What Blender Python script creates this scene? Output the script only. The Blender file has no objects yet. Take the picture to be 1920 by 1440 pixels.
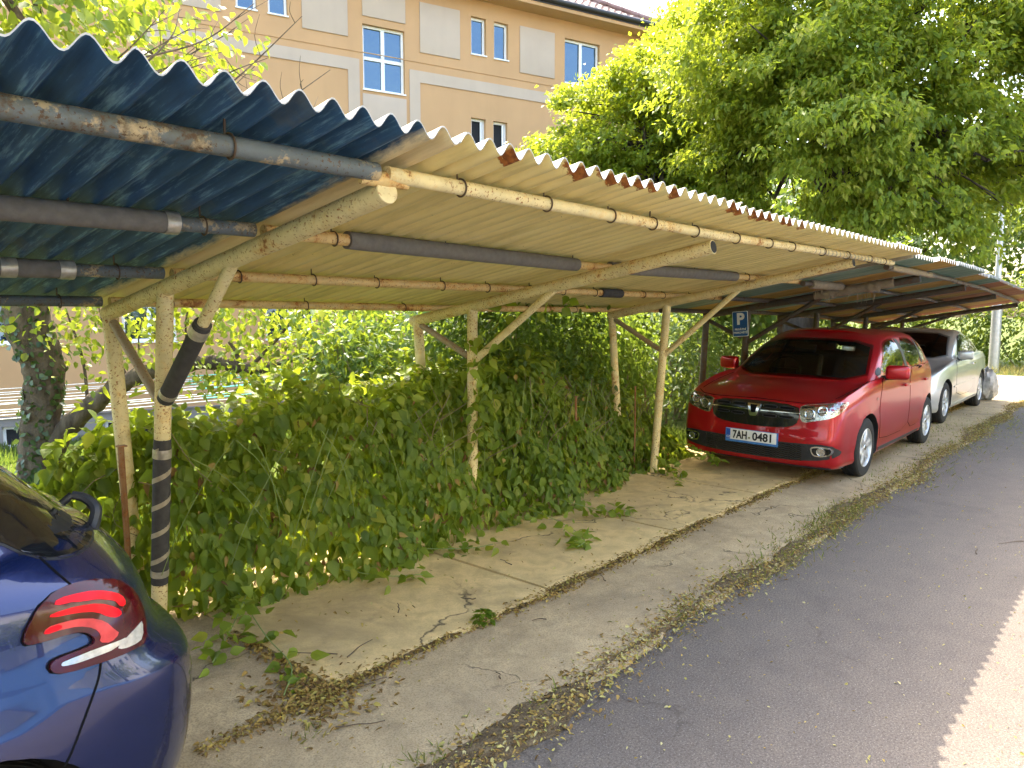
import bpy, bmesh, math, random
import numpy as np
from mathutils import Vector, Matrix
from mathutils.bvhtree import BVHTree

R = math.radians
SC = bpy.context.scene
COL = SC.collection
random.seed(7)
rng = np.random.default_rng(11)

# ------------------------------------------------------------------ camera
cam_d = bpy.data.cameras.new("camera")
cam = bpy.data.objects.new("camera", cam_d); COL.objects.link(cam)
cam.location = (0, 0, 1.7)
cam.rotation_euler = (R(90 - 5.59), 0, R(-48.5))
cam_d.sensor_width = 36.0
cam_d.lens = 25.875
cam_d.clip_start = 0.05
cam_d.clip_end = 2000
SC.camera = cam

# ------------------------------------------------------------------ world and sun
SUN_AZ, SUN_EL = 59.0, 58.0          # azimuth counted from +X towards +Y
wd = bpy.data.worlds.new("World"); SC.world = wd; wd.use_nodes = True
wn = wd.node_tree.nodes; wl = wd.node_tree.links
sky = wn.new("ShaderNodeTexSky"); sky.sky_type = 'NISHITA'
sky.sun_disc = False
sky.sun_elevation = R(SUN_EL); sky.sun_rotation = R(90 - SUN_AZ)
sky.air_density = 1.4; sky.dust_density = 5.0; sky.ozone_density = 1.0
wl.new(sky.outputs[0], wn["Background"].inputs[0])
wn["Background"].inputs[1].default_value = 0.15
sd = bpy.data.lights.new("sun", 'SUN'); so = bpy.data.objects.new("sun", sd); COL.objects.link(so)
sd.energy = 2.0; sd.angle = R(0.3); sd.color = (1.0, 0.90, 0.74)
sun_dir = Vector((math.cos(R(SUN_AZ)) * math.cos(R(SUN_EL)), math.sin(R(SUN_AZ)) * math.cos(R(SUN_EL)), math.sin(R(SUN_EL))))
so.rotation_euler = sun_dir.to_track_quat('Z', 'Y').to_euler()
SC.view_settings.view_transform = 'Standard'; SC.view_settings.look = 'None'
SC.view_settings.exposure = 2.9; SC.view_settings.gamma = 1.0
SC.cycles.max_bounces = 12; SC.cycles.diffuse_bounces = 8; SC.cycles.glossy_bounces = 5
SC.cycles.transmission_bounces = 8; SC.cycles.transparent_max_bounces = 12
SC.cycles.caustics_reflective = False; SC.cycles.caustics_refractive = False
SC.cycles.sample_clamp_indirect = 6.0

# ------------------------------------------------------------------ object helpers
ORG = {}
def thing(name, label, cat, loc=(0, 0, 0), group=None, rotz=0.0, world=True):
    """Empty at the thing's base. world=True: its part meshes are given in world coordinates."""
    o = bpy.data.objects.new(name, None); COL.objects.link(o)
    o.empty_display_size = 0.2
    o.location = loc; o.rotation_euler = (0, 0, rotz)
    o["label"] = label; o["category"] = cat
    if group: o["group"] = group
    ORG[o.name] = Vector(loc) if world else Vector((0, 0, 0))
    return o
def tag(o, label=None, cat=None, group=None, kind=None):
    if label: o["label"] = label
    if cat: o["category"] = cat
    if group: o["group"] = group
    if kind: o["kind"] = kind
    return o
def link_mesh(name, me, mats, parent=None, loc=None):
    o = bpy.data.objects.new(name, me); COL.objects.link(o)
    for m in (mats if isinstance(mats, (list, tuple)) else [mats]):
        me.materials.append(m)
    if parent is not None:
        o.parent = parent
        org = ORG[parent.name]; ORG[o.name] = org
        if org.length > 0: me.transform(Matrix.Translation(-org))
    else:
        org = Vector(loc) if loc else Vector((0, 0, 0)); ORG[o.name] = org
        if loc:
            me.transform(Matrix.Translation(-org)); o.location = org
    return o
class MB:
    """collects shapes for ONE mesh object"""
    def __init__(s): s.v = []; s.f = []; s.mi = []; s.m = 0
    def add(s, vs, fs):
        b = len(s.v); s.v.extend([tuple(p) for p in vs])
        for f in fs: s.f.append(tuple(b + i for i in f)); s.mi.append(s.m)
        return s
    def box(s, c, size, mat=None):
        x, y, z = [k / 2 for k in size]; c = Vector(c)
        vs = [Vector((a, b, d)) for a in (-x, x) for b in (-y, y) for d in (-z, z)]
        if mat is not None: vs = [mat @ p for p in vs]
        vs = [p + c for p in vs]
        return s.add(vs, [(0, 1, 3, 2), (4, 6, 7, 5), (0, 4, 5, 1), (2, 3, 7, 6), (0, 2, 6, 4), (1, 5, 7, 3)])
    def tube(s, path, rad, n=12, caps=True, closed=False):
        P = [Vector(p) for p in path]; k = len(P)
        rr = rad if isinstance(rad, (list, tuple)) else [rad] * k
        T = []
        for i in range(k):
            if closed: t = P[(i + 1) % k] - P[i - 1]
            else: t = P[min(i + 1, k - 1)] - P[max(i - 1, 0)]
            T.append(t.normalized())
        u = T[0].orthogonal().normalized(); vs = []
        for i in range(k):
            u = (u - T[i] * u.dot(T[i]))
            u = u.normalized() if u.length > 1e-6 else T[i].orthogonal().normalized()
            w = T[i].cross(u)
            for j in range(n):
                a = 2 * math.pi * j / n
                vs.append(P[i] + (u * math.cos(a) + w * math.sin(a)) * rr[i])
        fs = []
        for i in range(k if closed else k - 1):
            i2 = (i + 1) % k
            for j in range(n):
                j2 = (j + 1) % n
                fs.append((i * n + j, i * n + j2, i2 * n + j2, i2 * n + j))
        if caps and not closed:
            fs.append(tuple(range(n - 1, -1, -1))); fs.append(tuple((k - 1) * n + j for j in range(n)))
        return s.add(vs, fs)
    def lathe(s, prof, M, n=32, closed=False):
        """prof: (r, h) pairs turned round local z; M places it"""
        vs = []
        for r, h in prof:
            for j in range(n):
                a = 2 * math.pi * j / n
                vs.append(M @ Vector((r * math.cos(a), r * math.sin(a), h)))
        fs = []; k = len(prof)
        for i in range(k if closed else k - 1):
            i2 = (i + 1) % k
            for j in range(n):
                j2 = (j + 1) % n
                fs.append((i * n + j, i * n + j2, i2 * n + j2, i2 * n + j))
        return s.add(vs, fs)
    def prism(s, poly, M, h0, h1):
        n = len(poly)
        vs = [M @ Vector((p[0], p[1], h0)) for p in poly] + [M @ Vector((p[0], p[1], h1)) for p in poly]
        fs = [tuple(range(n - 1, -1, -1)), tuple(range(n, 2 * n))]
        fs += [(i, (i + 1) % n, n + (i + 1) % n, n + i) for i in range(n)]
        return s.add(vs, fs)
    def grid(s, pts, flip=False):
        """pts: 2-D list of points"""
        r, c = len(pts), len(pts[0])
        fs = []
        for i in range(r - 1):
            for j in range(c - 1):
                q = (i * c + j, i * c + j + 1, (i + 1) * c + j + 1, (i + 1) * c + j)
                fs.append(q[::-1] if flip else q)
        return s.add([p for row in pts for p in row], fs)
    def mesh(s, name, smooth=40):
        me = bpy.data.meshes.new(name); me.from_pydata(s.v, [], s.f); me.update()
        if any(s.mi): me.polygons.foreach_set("material_index", s.mi)
        fix_normals(me)
        if smooth:
            me.polygons.foreach_set("use_smooth", [True] * len(me.polygons))
            me.set_sharp_from_angle(angle=R(smooth))
        return me
    def build(s, name, mats, parent=None, loc=None, smooth=40):
        return link_mesh(name, s.mesh(name, smooth), mats, parent, loc)
def fix_normals(me):
    bm = bmesh.new(); bm.from_mesh(me)
    bmesh.ops.recalc_face_normals(bm, faces=bm.faces); bm.to_mesh(me); bm.free()
def bevel_box_mb(c, size, r, rot=None):
    """rounded box as an MB"""
    bm = bmesh.new(); bmesh.ops.create_cube(bm, size=1)
    for v in bm.verts: v.co = Vector((v.co.x * size[0], v.co.y * size[1], v.co.z * size[2]))
    bmesh.ops.bevel(bm, geom=bm.edges[:], offset=r, segments=3, profile=0.5, affect='EDGES')
    mb = MB(); mm = rot if rot is not None else Matrix.Identity(3)
    bm.verts.index_update()
    mb.add([mm @ v.co + Vector(c) for v in bm.verts], [[v.index for v in f.verts] for f in bm.faces]); bm.free()
    return mb
def join(mb, other):
    return mb.add(other.v, other.f)
def crom(pts, sub, closed=False):
    """Catmull-Rom through points"""
    P = [np.array(p, float) for p in pts]; n = len(P); out = []
    for i in range(n - 1):
        p0 = P[i - 1] if i > 0 else 2 * P[0] - P[1]; p1 = P[i]; p2 = P[i + 1]
        p3 = P[i + 2] if i + 2 < n else 2 * P[n - 1] - P[n - 2]
        for k in range(sub):
            t = k / sub
            out.append(0.5 * ((2 * p1) + (-p0 + p2) * t + (2 * p0 - 5 * p1 + 4 * p2 - p3) * t * t + (-p0 + 3 * p1 - 3 * p2 + p3) * t ** 3))
    out.append(P[-1]); return out

# ------------------------------------------------------------------ material helpers
class NT:
    def __init__(s, name):
        s.m = bpy.data.materials.new(name); s.m.use_nodes = True
        s.n = s.m.node_tree.nodes; s.l = s.m.node_tree.links
        s.b = s.n["Principled BSDF"]; s.tc = s.n.new("ShaderNodeTexCoord"); s.base = None
    def world(s):
        """use world positions: for things built of several sheets that carry one continuous wear"""
        g = s.n.new("ShaderNodeNewGeometry"); s.base = g.outputs["Position"]; return s
    def oc(s): return s.base if s.base is not None else s.tc.outputs["Object"]
    def co(s, scale=(1, 1, 1), rot=(0, 0, 0)):
        mp = s.n.new("ShaderNodeMapping"); mp.inputs["Scale"].default_value = scale; mp.inputs["Rotation"].default_value = rot
        s.l.new(s.oc(), mp.inputs[0]); return mp.outputs[0]
    def noise(s, sc, det=6, ro=0.55, co=None, dist=0.0):
        t = s.n.new("ShaderNodeTexNoise"); t.inputs["Scale"].default_value = sc; t.inputs["Detail"].default_value = det
        t.inputs["Roughness"].default_value = ro; t.inputs["Distortion"].default_value = dist
        s.l.new(co if co is not None else s.oc(), t.inputs["Vector"]); return t.outputs["Fac"]
    def voro(s, sc, co=None, feat='F1', out="Distance"):
        t = s.n.new("ShaderNodeTexVoronoi"); t.feature = feat; t.inputs["Scale"].default_value = sc
        s.l.new(co if co is not None else s.oc(), t.inputs["Vector"]); return t.outputs[out]
    def ramp(s, x, stops, interp='LINEAR'):
        r = s.n.new("ShaderNodeValToRGB"); r.color_ramp.interpolation = interp
        e = r.color_ramp.elements
        while len(e) < len(stops): e.new(0.5)
        for i, (p, c) in enumerate(stops):
            e[i].position = p; e[i].color = (c[0], c[1], c[2], 1) if not isinstance(c, (int, float)) else (c, c, c, 1)
        s.l.new(x, r.inputs[0]); return r.outputs[0]
    def mix(s, f, a, b, mode='MIX'):
        m = s.n.new("ShaderNodeMix"); m.data_type = 'RGBA'; m.blend_type = mode
        if isinstance(f, (int, float)): m.inputs[0].default_value = f
        else: s.l.new(f, m.inputs[0])
        for k, v in ((6, a), (7, b)):
            if isinstance(v, (tuple, list)): m.inputs[k].default_value = (*v[:3], 1)
            else: s.l.new(v, m.inputs[k])
        return m.outputs[2]
    def math(s, op, a, b=None, c=None, clamp=False):
        m = s.n.new("ShaderNodeMath"); m.operation = op; m.use_clamp = clamp
        for i, v in enumerate((a, b, c)):
            if v is None: continue
            if isinstance(v, (int, float)): m.inputs[i].default_value = v
            else: s.l.new(v, m.inputs[i])
        return m.outputs[0]
    def sep(s, co=None):
        x = s.n.new("ShaderNodeSeparateXYZ"); s.l.new(co if co is not None else s.oc(), x.inputs[0]); return x.outputs
    def attr(s, name):
        a = s.n.new("ShaderNodeAttribute"); a.attribute_name = name; return a.outputs["Fac"]
    def bump(s, h, strength=0.3, dist=0.01, prev=None):
        b = s.n.new("ShaderNodeBump"); b.inputs["Strength"].default_value = strength; b.inputs["Distance"].default_value = dist
        s.l.new(h, b.inputs["Height"])
        if prev is not None: s.l.new(prev, b.inputs["Normal"])
        s.l.new(b.outputs[0], s.b.inputs["Normal"]); return b.outputs[0]
    def set(s, **kw):
        names = dict(col="Base Color", rough="Roughness", metal="Metallic", spec="Specular IOR Level", coat="Coat Weight", coatr="Coat Roughness", trans="Transmission Weight", alpha="Alpha", ior="IOR")
        for k, v in kw.items():
            i = s.b.inputs[names[k]]
            if isinstance(v, (int, float)): i.default_value = v
            elif isinstance(v, (tuple, list)): i.default_value = (*v[:3], 1)
            else: s.l.new(v, i)
        return s
def plain(name, col, rough=0.5, metal=0.0, spec=0.5, coat=0.0, var=0.15, scale=30.0, bump=0.0, bscale=200.0):
    t = NT(name)
    f = t.noise(scale, 5)
    c = t.ramp(f, [(0.3, tuple(k * (1 - var) for k in col)), (0.7, tuple(min(1, k * (1 + var)) for k in col))])
    t.set(col=c, rough=rough, metal=metal, spec=spec, coat=coat)
    if bump: t.bump(t.noise(bscale, 3), bump, 0.004)
    return t.m
def leaf_mat(name, cols, trans=0.45, tcol=(0.35, 0.5, 0.05), rough=0.45, spec=0.35):
    t = NT(name); v = t.attr("var"); n = len(cols)
    c = t.ramp(v, [(i / max(1, n - 1), k) for i, k in enumerate(cols)])
    t.set(col=c, rough=rough, spec=spec)
    tr = t.n.new("ShaderNodeBsdfTranslucent")
    tc = t.mix(0.75, c, tcol)
    t.l.new(tc, tr.inputs[0])
    mx = t.n.new("ShaderNodeMixShader"); mx.inputs[0].default_value = trans
    t.l.new(t.b.outputs[0], mx.inputs[1]); t.l.new(tr.outputs[0], mx.inputs[2])
    t.l.new(mx.outputs[0], t.n["Material Output"].inputs[0])
    return t.m

# ------------------------------------------------------------------ leaves
def _unit(a): return a / np.maximum(np.linalg.norm(a, axis=-1, keepdims=True), 1e-9)
LEAF_FULL_T = np.array([0, .12, .40, .72, 1.0, .10, .38, .70, .10, .38, .70])
LEAF_FULL_W = np.array([0, 0, 0, 0, 0, .30, .50, .27, -.30, -.50, -.27])
LEAF_FULL_F = [(0, 1, 5), (1, 2, 6, 5), (2, 3, 7, 6), (3, 4, 7), (0, 8, 1), (1, 8, 9, 2), (2, 9, 10, 3), (3, 10, 4)]
LEAF_SIMPLE_T = np.array([0, .45, 1.0, .45])
LEAF_SIMPLE_W = np.array([0, .5, 0, -.5])
LEAF_SIMPLE_F = [(0, 1, 2), (0, 2, 3)]
LEAF_MID_T = np.array([0, .3, .7, 1.0, .7, .3])
LEAF_MID_W = np.array([0, .46, .36, 0, -.36, -.46])
LEAF_MID_F = [(0, 1, 2, 3), (0, 3, 4, 5)]
def leaves_arrays(P, D, N, L, aspect=0.6, kind='simple', fold=0.25, curl=0.15):
    """P positions, D length directions, N face normals, L lengths -> verts, faces"""
    T, W, F = {'full': (LEAF_FULL_T, LEAF_FULL_W, LEAF_FULL_F), 'simple': (LEAF_SIMPLE_T, LEAF_SIMPLE_W, LEAF_SIMPLE_F), 'mid': (LEAF_MID_T, LEAF_MID_W, LEAF_MID_F)}[kind]
    D = _unit(D); S = _unit(np.cross(D, N)); N = np.cross(S, D)
    L = L[:, None, None]
    asp = aspect * (1 + 0.2 * rng.standard_normal(len(P)))[:, None, None]
    h = fold * np.abs(W)[None, :, None] * asp - curl * (T ** 2)[None, :, None]
    V = P[:, None, :] + D[:, None, :] * T[None, :, None] * L + S[:, None, :] * W[None, :, None] * L * asp + N[:, None, :] * h * L
    n, k = len(P), len(T)
    return V.reshape(-1, 3), n, k, F
def leaf_mesh(name, sets, smooth=False):
    """sets: list of (V, n, k, F, var) -> one mesh with point attribute var"""
    vs = []; loops = []; starts = []; var = []; base = 0; ls = 0
    for V, n, k, F, va in sets:
        vs.append(V); var.append(np.repeat(va, k))
        off = base + np.arange(n) * k
        for f in F:
            f = np.array(f)
            loops.append((off[:, None] + f[None, :]).ravel()); 
            starts.append(np.full(n, len(f)))
        base += n * k
    V = np.concatenate(vs); lo = np.concatenate(loops).astype(np.int32); ct = np.concatenate(starts)
    st = np.concatenate([[0], np.cumsum(ct)[:-1]]).astype(np.int32)
    me = bpy.data.meshes.new(name)
    me.vertices.add(len(V)); me.vertices.foreach_set("co", V.astype(np.float32).ravel())
    me.loops.add(len(lo)); me.loops.foreach_set("vertex_index", lo)
    me.polygons.add(len(st)); me.polygons.foreach_set("loop_start", st)
    try: me.polygons.foreach_set("loop_total", ct.astype(np.int32))
    except Exception: pass
    a = me.attributes.new("var", 'FLOAT', 'POINT'); a.data.foreach_set("value", np.concatenate(var).astype(np.float32))
    me.update(calc_edges=True)
    if smooth: me.polygons.foreach_set("use_smooth", [True] * len(me.polygons))
    return me
def rdir(n): return _unit(rng.standard_normal((n, 3)))
# ------------------------------------------------------------------ ground, road, slabs
P0 = Vector((16.51, 15.6, 0)); FE = Vector((0.9448, -0.3275, 0)); FN = Vector((0.3275, 0.9448, 0))
def sstep(a, b, x):
    t = min(1, max(0, (x - a) / (b - a))); return t * t * (3 - 2 * t)
def ground_z(x, y):
    d = (P0 - Vector((x, y, 0))).dot(FN)
    dip = 1.5 * sstep(10.5, 4.6, d) * (1 - sstep(9, 14, x)) * sstep(5.0, 6.2, y)
    return -0.03 - dip
def grass_ground():
    t = NT("soil_and_grass")
    a = t.noise(1.3, 8); b = t.noise(25, 6)
    c = t.ramp(a, [(0.35, (0.06, 0.075, 0.02)), (0.55, (0.10, 0.12, 0.03)), (0.7, (0.17, 0.14, 0.07))])
    c2 = t.mix(t.ramp(b, [(0.4, 0.0), (0.65, 1.0)]), c, (0.07, 0.10, 0.02))
    t.set(col=c2, rough=0.95, spec=0.1); t.bump(b, 0.8, 0.04); return t.m
def asphalt(name="asphalt", lift=1.0):
    t = NT(name)
    big = t.noise(0.55, 5, 0.6); mid = t.noise(6, 6); fine = t.noise(95, 5, 0.75); v = t.voro(160)
    c = t.ramp(big, [(0.3, (0.110 * lift, 0.091 * lift, 0.078 * lift)), (0.7, (0.152 * lift, 0.127 * lift, 0.106 * lift))])
    c = t.mix(t.ramp(t.noise(0.8, 5, 0.7, dist=1.0), [(0.55, 0.0), (0.66, 0.45)]), c, (0.075 * lift, 0.064 * lift, 0.057 * lift))
    c = t.mix(t.ramp(mid, [(0.35, 0.0), (0.75, 0.5)]), c, (0.19 * lift, 0.155 * lift, 0.122 * lift))
    c = t.mix(t.ramp(fine, [(0.38, 0.7), (0.55, 0.0)]), c, (0.050, 0.042, 0.036))
    c = t.mix(t.ramp(t.noise(150, 2, 0.7), [(0.59, 0.0), (0.67, 0.6)]), c, (0.34, 0.31, 0.28))
    # thin cracks
    wob = t.n.new("ShaderNodeVectorMath"); wob.operation = 'ADD'
    nz = t.n.new("ShaderNodeTexNoise"); nz.inputs["Scale"].default_value = 1.6; nz.inputs["Detail"].default_value = 6
    t.l.new(t.tc.outputs["Object"], nz.inputs["Vector"])
    t.l.new(t.tc.outputs["Object"], wob.inputs[0]); t.l.new(nz.outputs["Color"], wob.inputs[1])
    cr = t.voro(0.42, co=wob.outputs[0], feat='DISTANCE_TO_EDGE')
    msk = t.math('MULTIPLY', t.ramp(cr, [(0.0, 1.0), (0.006, 0.0)]), t.ramp(t.noise(0.9, 3), [(0.54, 0.0), (0.62, 0.45)]))
    c = t.mix(msk, c, (0.045, 0.038, 0.032))
    t.set(col=c, rough=0.9, spec=0.25)
    h = t.math('SUBTRACT', t.math('MULTIPLY', fine, 1.0), t.math('MULTIPLY', msk, 1.5))
    t.bump(h, 0.35, 0.004); return t.m
def concrete(name, base, dark, warm, speck=0.5, crack=0.45):
    t = NT(name)
    big = t.noise(1.1, 7, 0.6); mid = t.noise(7, 7, 0.6, dist=0.6); fine = t.noise(120, 3)
    c = t.ramp(big, [(0.30, dark), (0.48, base), (0.72, warm)])
    c = t.mix(t.ramp(mid, [(0.3, 0.75), (0.6, 0.0)]), c, tuple(k * 0.62 for k in base))
    c = t.mix(t.ramp(t.noise(0.9, 6, 0.7, dist=1.2), [(0.52, 0.0), (0.66, 0.7)]), c, tuple(k * 0.62 for k in dark))
    c = t.mix(t.ramp(t.noise(3.1, 5, 0.65), [(0.62, 0.0), (0.74, 0.6)]), c, tuple(k * 0.5 for k in dark))
    c = t.mix(t.ramp(fine, [(0.36, speck), (0.55, 0.0)]), c, tuple(k * 0.5 for k in base))
    c = t.mix(t.ramp(t.noise(260, 1), [(0.66, 0.0), (0.75, speck)]), c, (0.62, 0.56, 0.46))
    wob = t.n.new("ShaderNodeVectorMath"); wob.operation = 'ADD'
    nz = t.n.new("ShaderNodeTexNoise"); nz.inputs["Scale"].default_value = 2.2; nz.inputs["Detail"].default_value = 6
    t.l.new(t.tc.outputs["Object"], nz.inputs["Vector"])
    t.l.new(t.tc.outputs["Object"], wob.inputs[0]); t.l.new(nz.outputs["Color"], wob.inputs[1])
    cr = t.voro(crack, co=wob.outputs[0], feat='DISTANCE_TO_EDGE')
    msk = t.math('MULTIPLY', t.ramp(cr, [(0.0, 1.0), (0.007, 0.0)]), t.ramp(t.noise(1.4, 3), [(0.46, 0.0), (0.54, 0.9)]))
    c = t.mix(msk, c, (0.05, 0.04, 0.03))
    t.set(col=c, rough=0.88, spec=0.25)
    h = t.math('SUBTRACT', t.math('ADD', t.math('MULTIPLY', mid, 0.6), t.math('MULTIPLY', fine, 0.5)), msk)
    t.bump(h, 0.5, 0.008); return t.m
M_ground = grass_ground(); M_asph = asphalt()
M_asph2 = asphalt("dusty_asphalt", 1.7)
M_slab = concrete("slab_concrete", (0.70, 0.52, 0.245), (0.50, 0.38, 0.20), (0.78, 0.60, 0.29), 0.3)
M_strip = concrete("strip_concrete", (0.47, 0.355, 0.205), (0.33, 0.255, 0.16), (0.54, 0.42, 0.245), 0.7, 0.7)

def axis_vals(lo, hi, near_lo, near_hi, fine, coarse):
    a = list(np.arange(lo, near_lo, coarse)) + list(np.arange(near_lo, near_hi, fine)) + list(np.arange(near_hi, hi + coarse, coarse)); return a
xs = axis_vals(-260, 260, -6, 30, 0.6, 13); ys = axis_vals(-260, 260, -6, 30, 0.6, 13)
g = MB(); g.grid([[(x, y, ground_z(x, y)) for x in xs] for y in ys])
tag(g.build("ground", M_ground), kind="structure")
g = MB(); g.grid([[(x, y, 0.0) for x in np.arange(-30, 24.1, 1.5)] for y in (-5.0, -2.5, 0.0, 1.0, 1.93)])
tag(g.build("road", M_asph), kind="structure")
g = MB(); g.grid([[(x, y, 0.004 + 0.004 * (x > 24)) for x in (17.2, 19.0, 21.0, 23.6)] for y in (1.95, 4, 8, 14)])
tag(g.build("side_street", M_asph2), kind="structure")
# far kerb strip of dry grass is part of the ground; low concrete sheet under the parking row
g = MB()
row = []
xx = np.arange(-8, 17.21, 0.12)
e0 = [1.86 + 0.035 * math.sin(x * 2.1) + 0.02 * math.sin(x * 7.3 + 1) + 0.012 * math.sin(x * 17.0) for x in xx]
rows = [[(x, e0[i] - 0.012, -0.004) for i, x in enumerate(xx)]]
for k, yv in enumerate((0.0, 0.10, 0.25)):
    rows.append([(x, e0[i] + yv, 0.012 + 0.006 * k) for i, x in enumerate(xx)])
for yv in (2.355, 2.36, 2.70, 3.4, 4.4):
    rows.append([(x, yv, 0.022) for x in xx])
g.grid(rows)
tag(g.build("concrete_strip", M_strip), kind="structure")
# raised slabs of the bays, joints left open between them, broken front edge
g = MB(); joints = [1.82, 3.36, 4.92, 6.46, 8.02, 9.6, 11.2, 12.8, 14.4, 16.0, 17.2]
for i in range(len(joints) - 1):
    a, b = joints[i] + 0.011, joints[i + 1] - 0.011
    n = 26; fx = np.linspace(a, b, n); tilt = random.uniform(-0.004, 0.004)
    fr = [2.675 + 0.022 * math.sin(x * 3.7 + i) + 0.014 * math.sin(x * 11.0) + random.uniform(-0.008, 0.008) for x in fx]
    jg = [random.uniform(-0.006, 0.006) for _ in range(2)]
    top = 0.040 + tilt
    rows = [[(x, fr[k], 0.018) for k, x in enumerate(fx)], [(x, fr[k] + 0.004, top - 0.012) for k, x in enumerate(fx)], [(x, fr[k] + 0.016, top) for k, x in enumerate(fx)]]
    for yv in (2.9, 3.4, 3.9, 4.35): rows.append([(x, yv, top + tilt * (yv - 2.7)) for x in fx])
    rows.append([(x, 4.36, 0.0) for x in fx])
    g.grid(rows)
    for x in (a, b):   # side faces
        k = 0 if x == a else n - 1
        s_ = [(x, fr[k], 0.0), (x, fr[k] + 0.016, 0.0), (x, 4.35, 0.0)]
        g.grid([[(x, fr[k] + 0.016, top), (x, 3.4, top + tilt * 0.7), (x, 4.35, top + tilt * 1.65)], [(x, fr[k] + 0.016, 0.0), (x, 3.4, 0.0), (x, 4.35, 0.0)]])
tag(g.build("parking_slab", M_slab), kind="structure")

# earth and rotted leaves along the road edge and under the slab lip
def earth():
    t = NT("dark_earth"); a = t.noise(22, 7, 0.7); b = t.noise(90, 4)
    c = t.ramp(a, [(0.3, (0.085, 0.060, 0.036)), (0.55, (0.17, 0.125, 0.072)), (0.75, (0.30, 0.23, 0.13))])
    t.set(col=c, rough=0.95, spec=0.1); t.bump(t.math('ADD', a, b), 0.9, 0.02); return t.m
M_earth = earth()
g = MB(); xe = np.arange(0.3, 17, 0.05); rows = [[], [], [], []]
for x in xe:
    w_ = 0.05 + 0.04 * math.sin(x * 0.9 + 2.2) + 0.03 * math.sin(x * 2.7 + 2) + 0.015 * math.sin(x * 9) + 0.010 * math.sin(x * 23) + 0.05 * (x < 2.6); w_ = max(w_, 0.012); c_ = 1.895 + 0.03 * math.sin(x * 2.1) + .02 * math.sin(x * 5)
    w2 = w_ * (1 + .3 * math.sin(x * 6 + 1)) + .012 * math.sin(x * 31)
    for k, (yy, zz) in enumerate(((c_ - w_, 0.003), (c_ - w_ * .4, 0.016), (c_ + w2 * .5, 0.028), (c_ + w2, 0.018))): rows[k].append((x, yy, zz))
g.grid(rows); rows = [[], [], []]
for x in np.arange(1.80, 17, 0.05):
    w_ = max(0.008, 0.022 + 0.02 * math.sin(x * 1.3 + 1) * math.sin(x * 3.1) + .01 * math.sin(x * 19))
    for k, (yy, zz) in enumerate(((2.668 - w_, 0.0215), (2.668 - w_ * .4, 0.028), (2.69, 0.030))): rows[k].append((x, yy, zz))
g.grid(rows)
tag(g.build("earth_verge", M_earth), kind="structure")

# path in front of the apartment house
M_path = concrete("path_concrete", (0.40, 0.40, 0.42), (0.33, 0.33, 0.35), (0.46, 0.45, 0.45), 0.3)
g = MB(); rows = []
for d in (2.35, 2.6, 3.4, 4.1):
    rows.append([tuple(P0 + FE * s - FN * d + Vector((0, 0, (-1.515 if d > 2.4 else -1.50)))) for s in np.arange(-22, -1.9, 1.0)])
rows = [[(p[0], p[1], max(p[2], ground_z(p[0], p[1]) + 0.012)) for p in r] for r in rows]
g.grid(rows)
tag(g.build("path", M_path), kind="structure")

# ------------------------------------------------------------------ apartment house
def plaster(name, c, bumpy=0.25, sc=90):
    t = NT(name)
    a = t.noise(0.7, 6); b = t.noise(sc, 4); st = t.noise(3, 5, co=t.co((1.0, 1.0, 0.12)))
    k = t.ramp(a, [(0.3, tuple(v * 0.93 for v in c)), (0.7, tuple(min(1, v * 1.05) for v in c))])
    k = t.mix(t.ramp(st, [(0.5, 0.0), (0.8, 0.18)]), k, tuple(v * 0.7 for v in c))
    t.set(col=k, rough=0.9, spec=0.2); t.bump(b, bumpy, 0.004); return t.m
M_wall = plaster("orange_plaster", (0.51, 0.305, 0.155)); M_wall2 = plaster("pale_plaster", (0.49, 0.385, 0.30)); M_plinth = plaster("grey_pebble_render", (0.26, 0.235, 0.225), 0.9, 45)
M_pvc = plain("white_window_plastic", (0.80, 0.80, 0.80), 0.35, var=0.03)
def glass_mat():
    t = NT("house_window_glass")
    t.set(col=(0.085, 0.125, 0.175), metal=0.85, rough=0.03); t.bump(t.noise(0.9, 3), 0.10, 0.25); return t.m
M_hglass = glass_mat()
M_dark = plain("dark_room", (0.015, 0.015, 0.018), 0.9)
M_gutter = plain("dark_gutter", (0.035, 0.033, 0.035), 0.5, spec=0.4)
def tiles():
    t = NT("roof_tiles"); a = t.noise(2.0, 5); b = t.noise(30, 4)
    c = t.ramp(a, [(0.3, (0.15, 0.075, 0.06)), (0.55, (0.22, 0.13, 0.11)), (0.75, (0.33, 0.25, 0.23))])
    t.set(col=c, rough=0.7); t.bump(b, 0.3, 0.01); return t.m
M_tiles = tiles()

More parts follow.
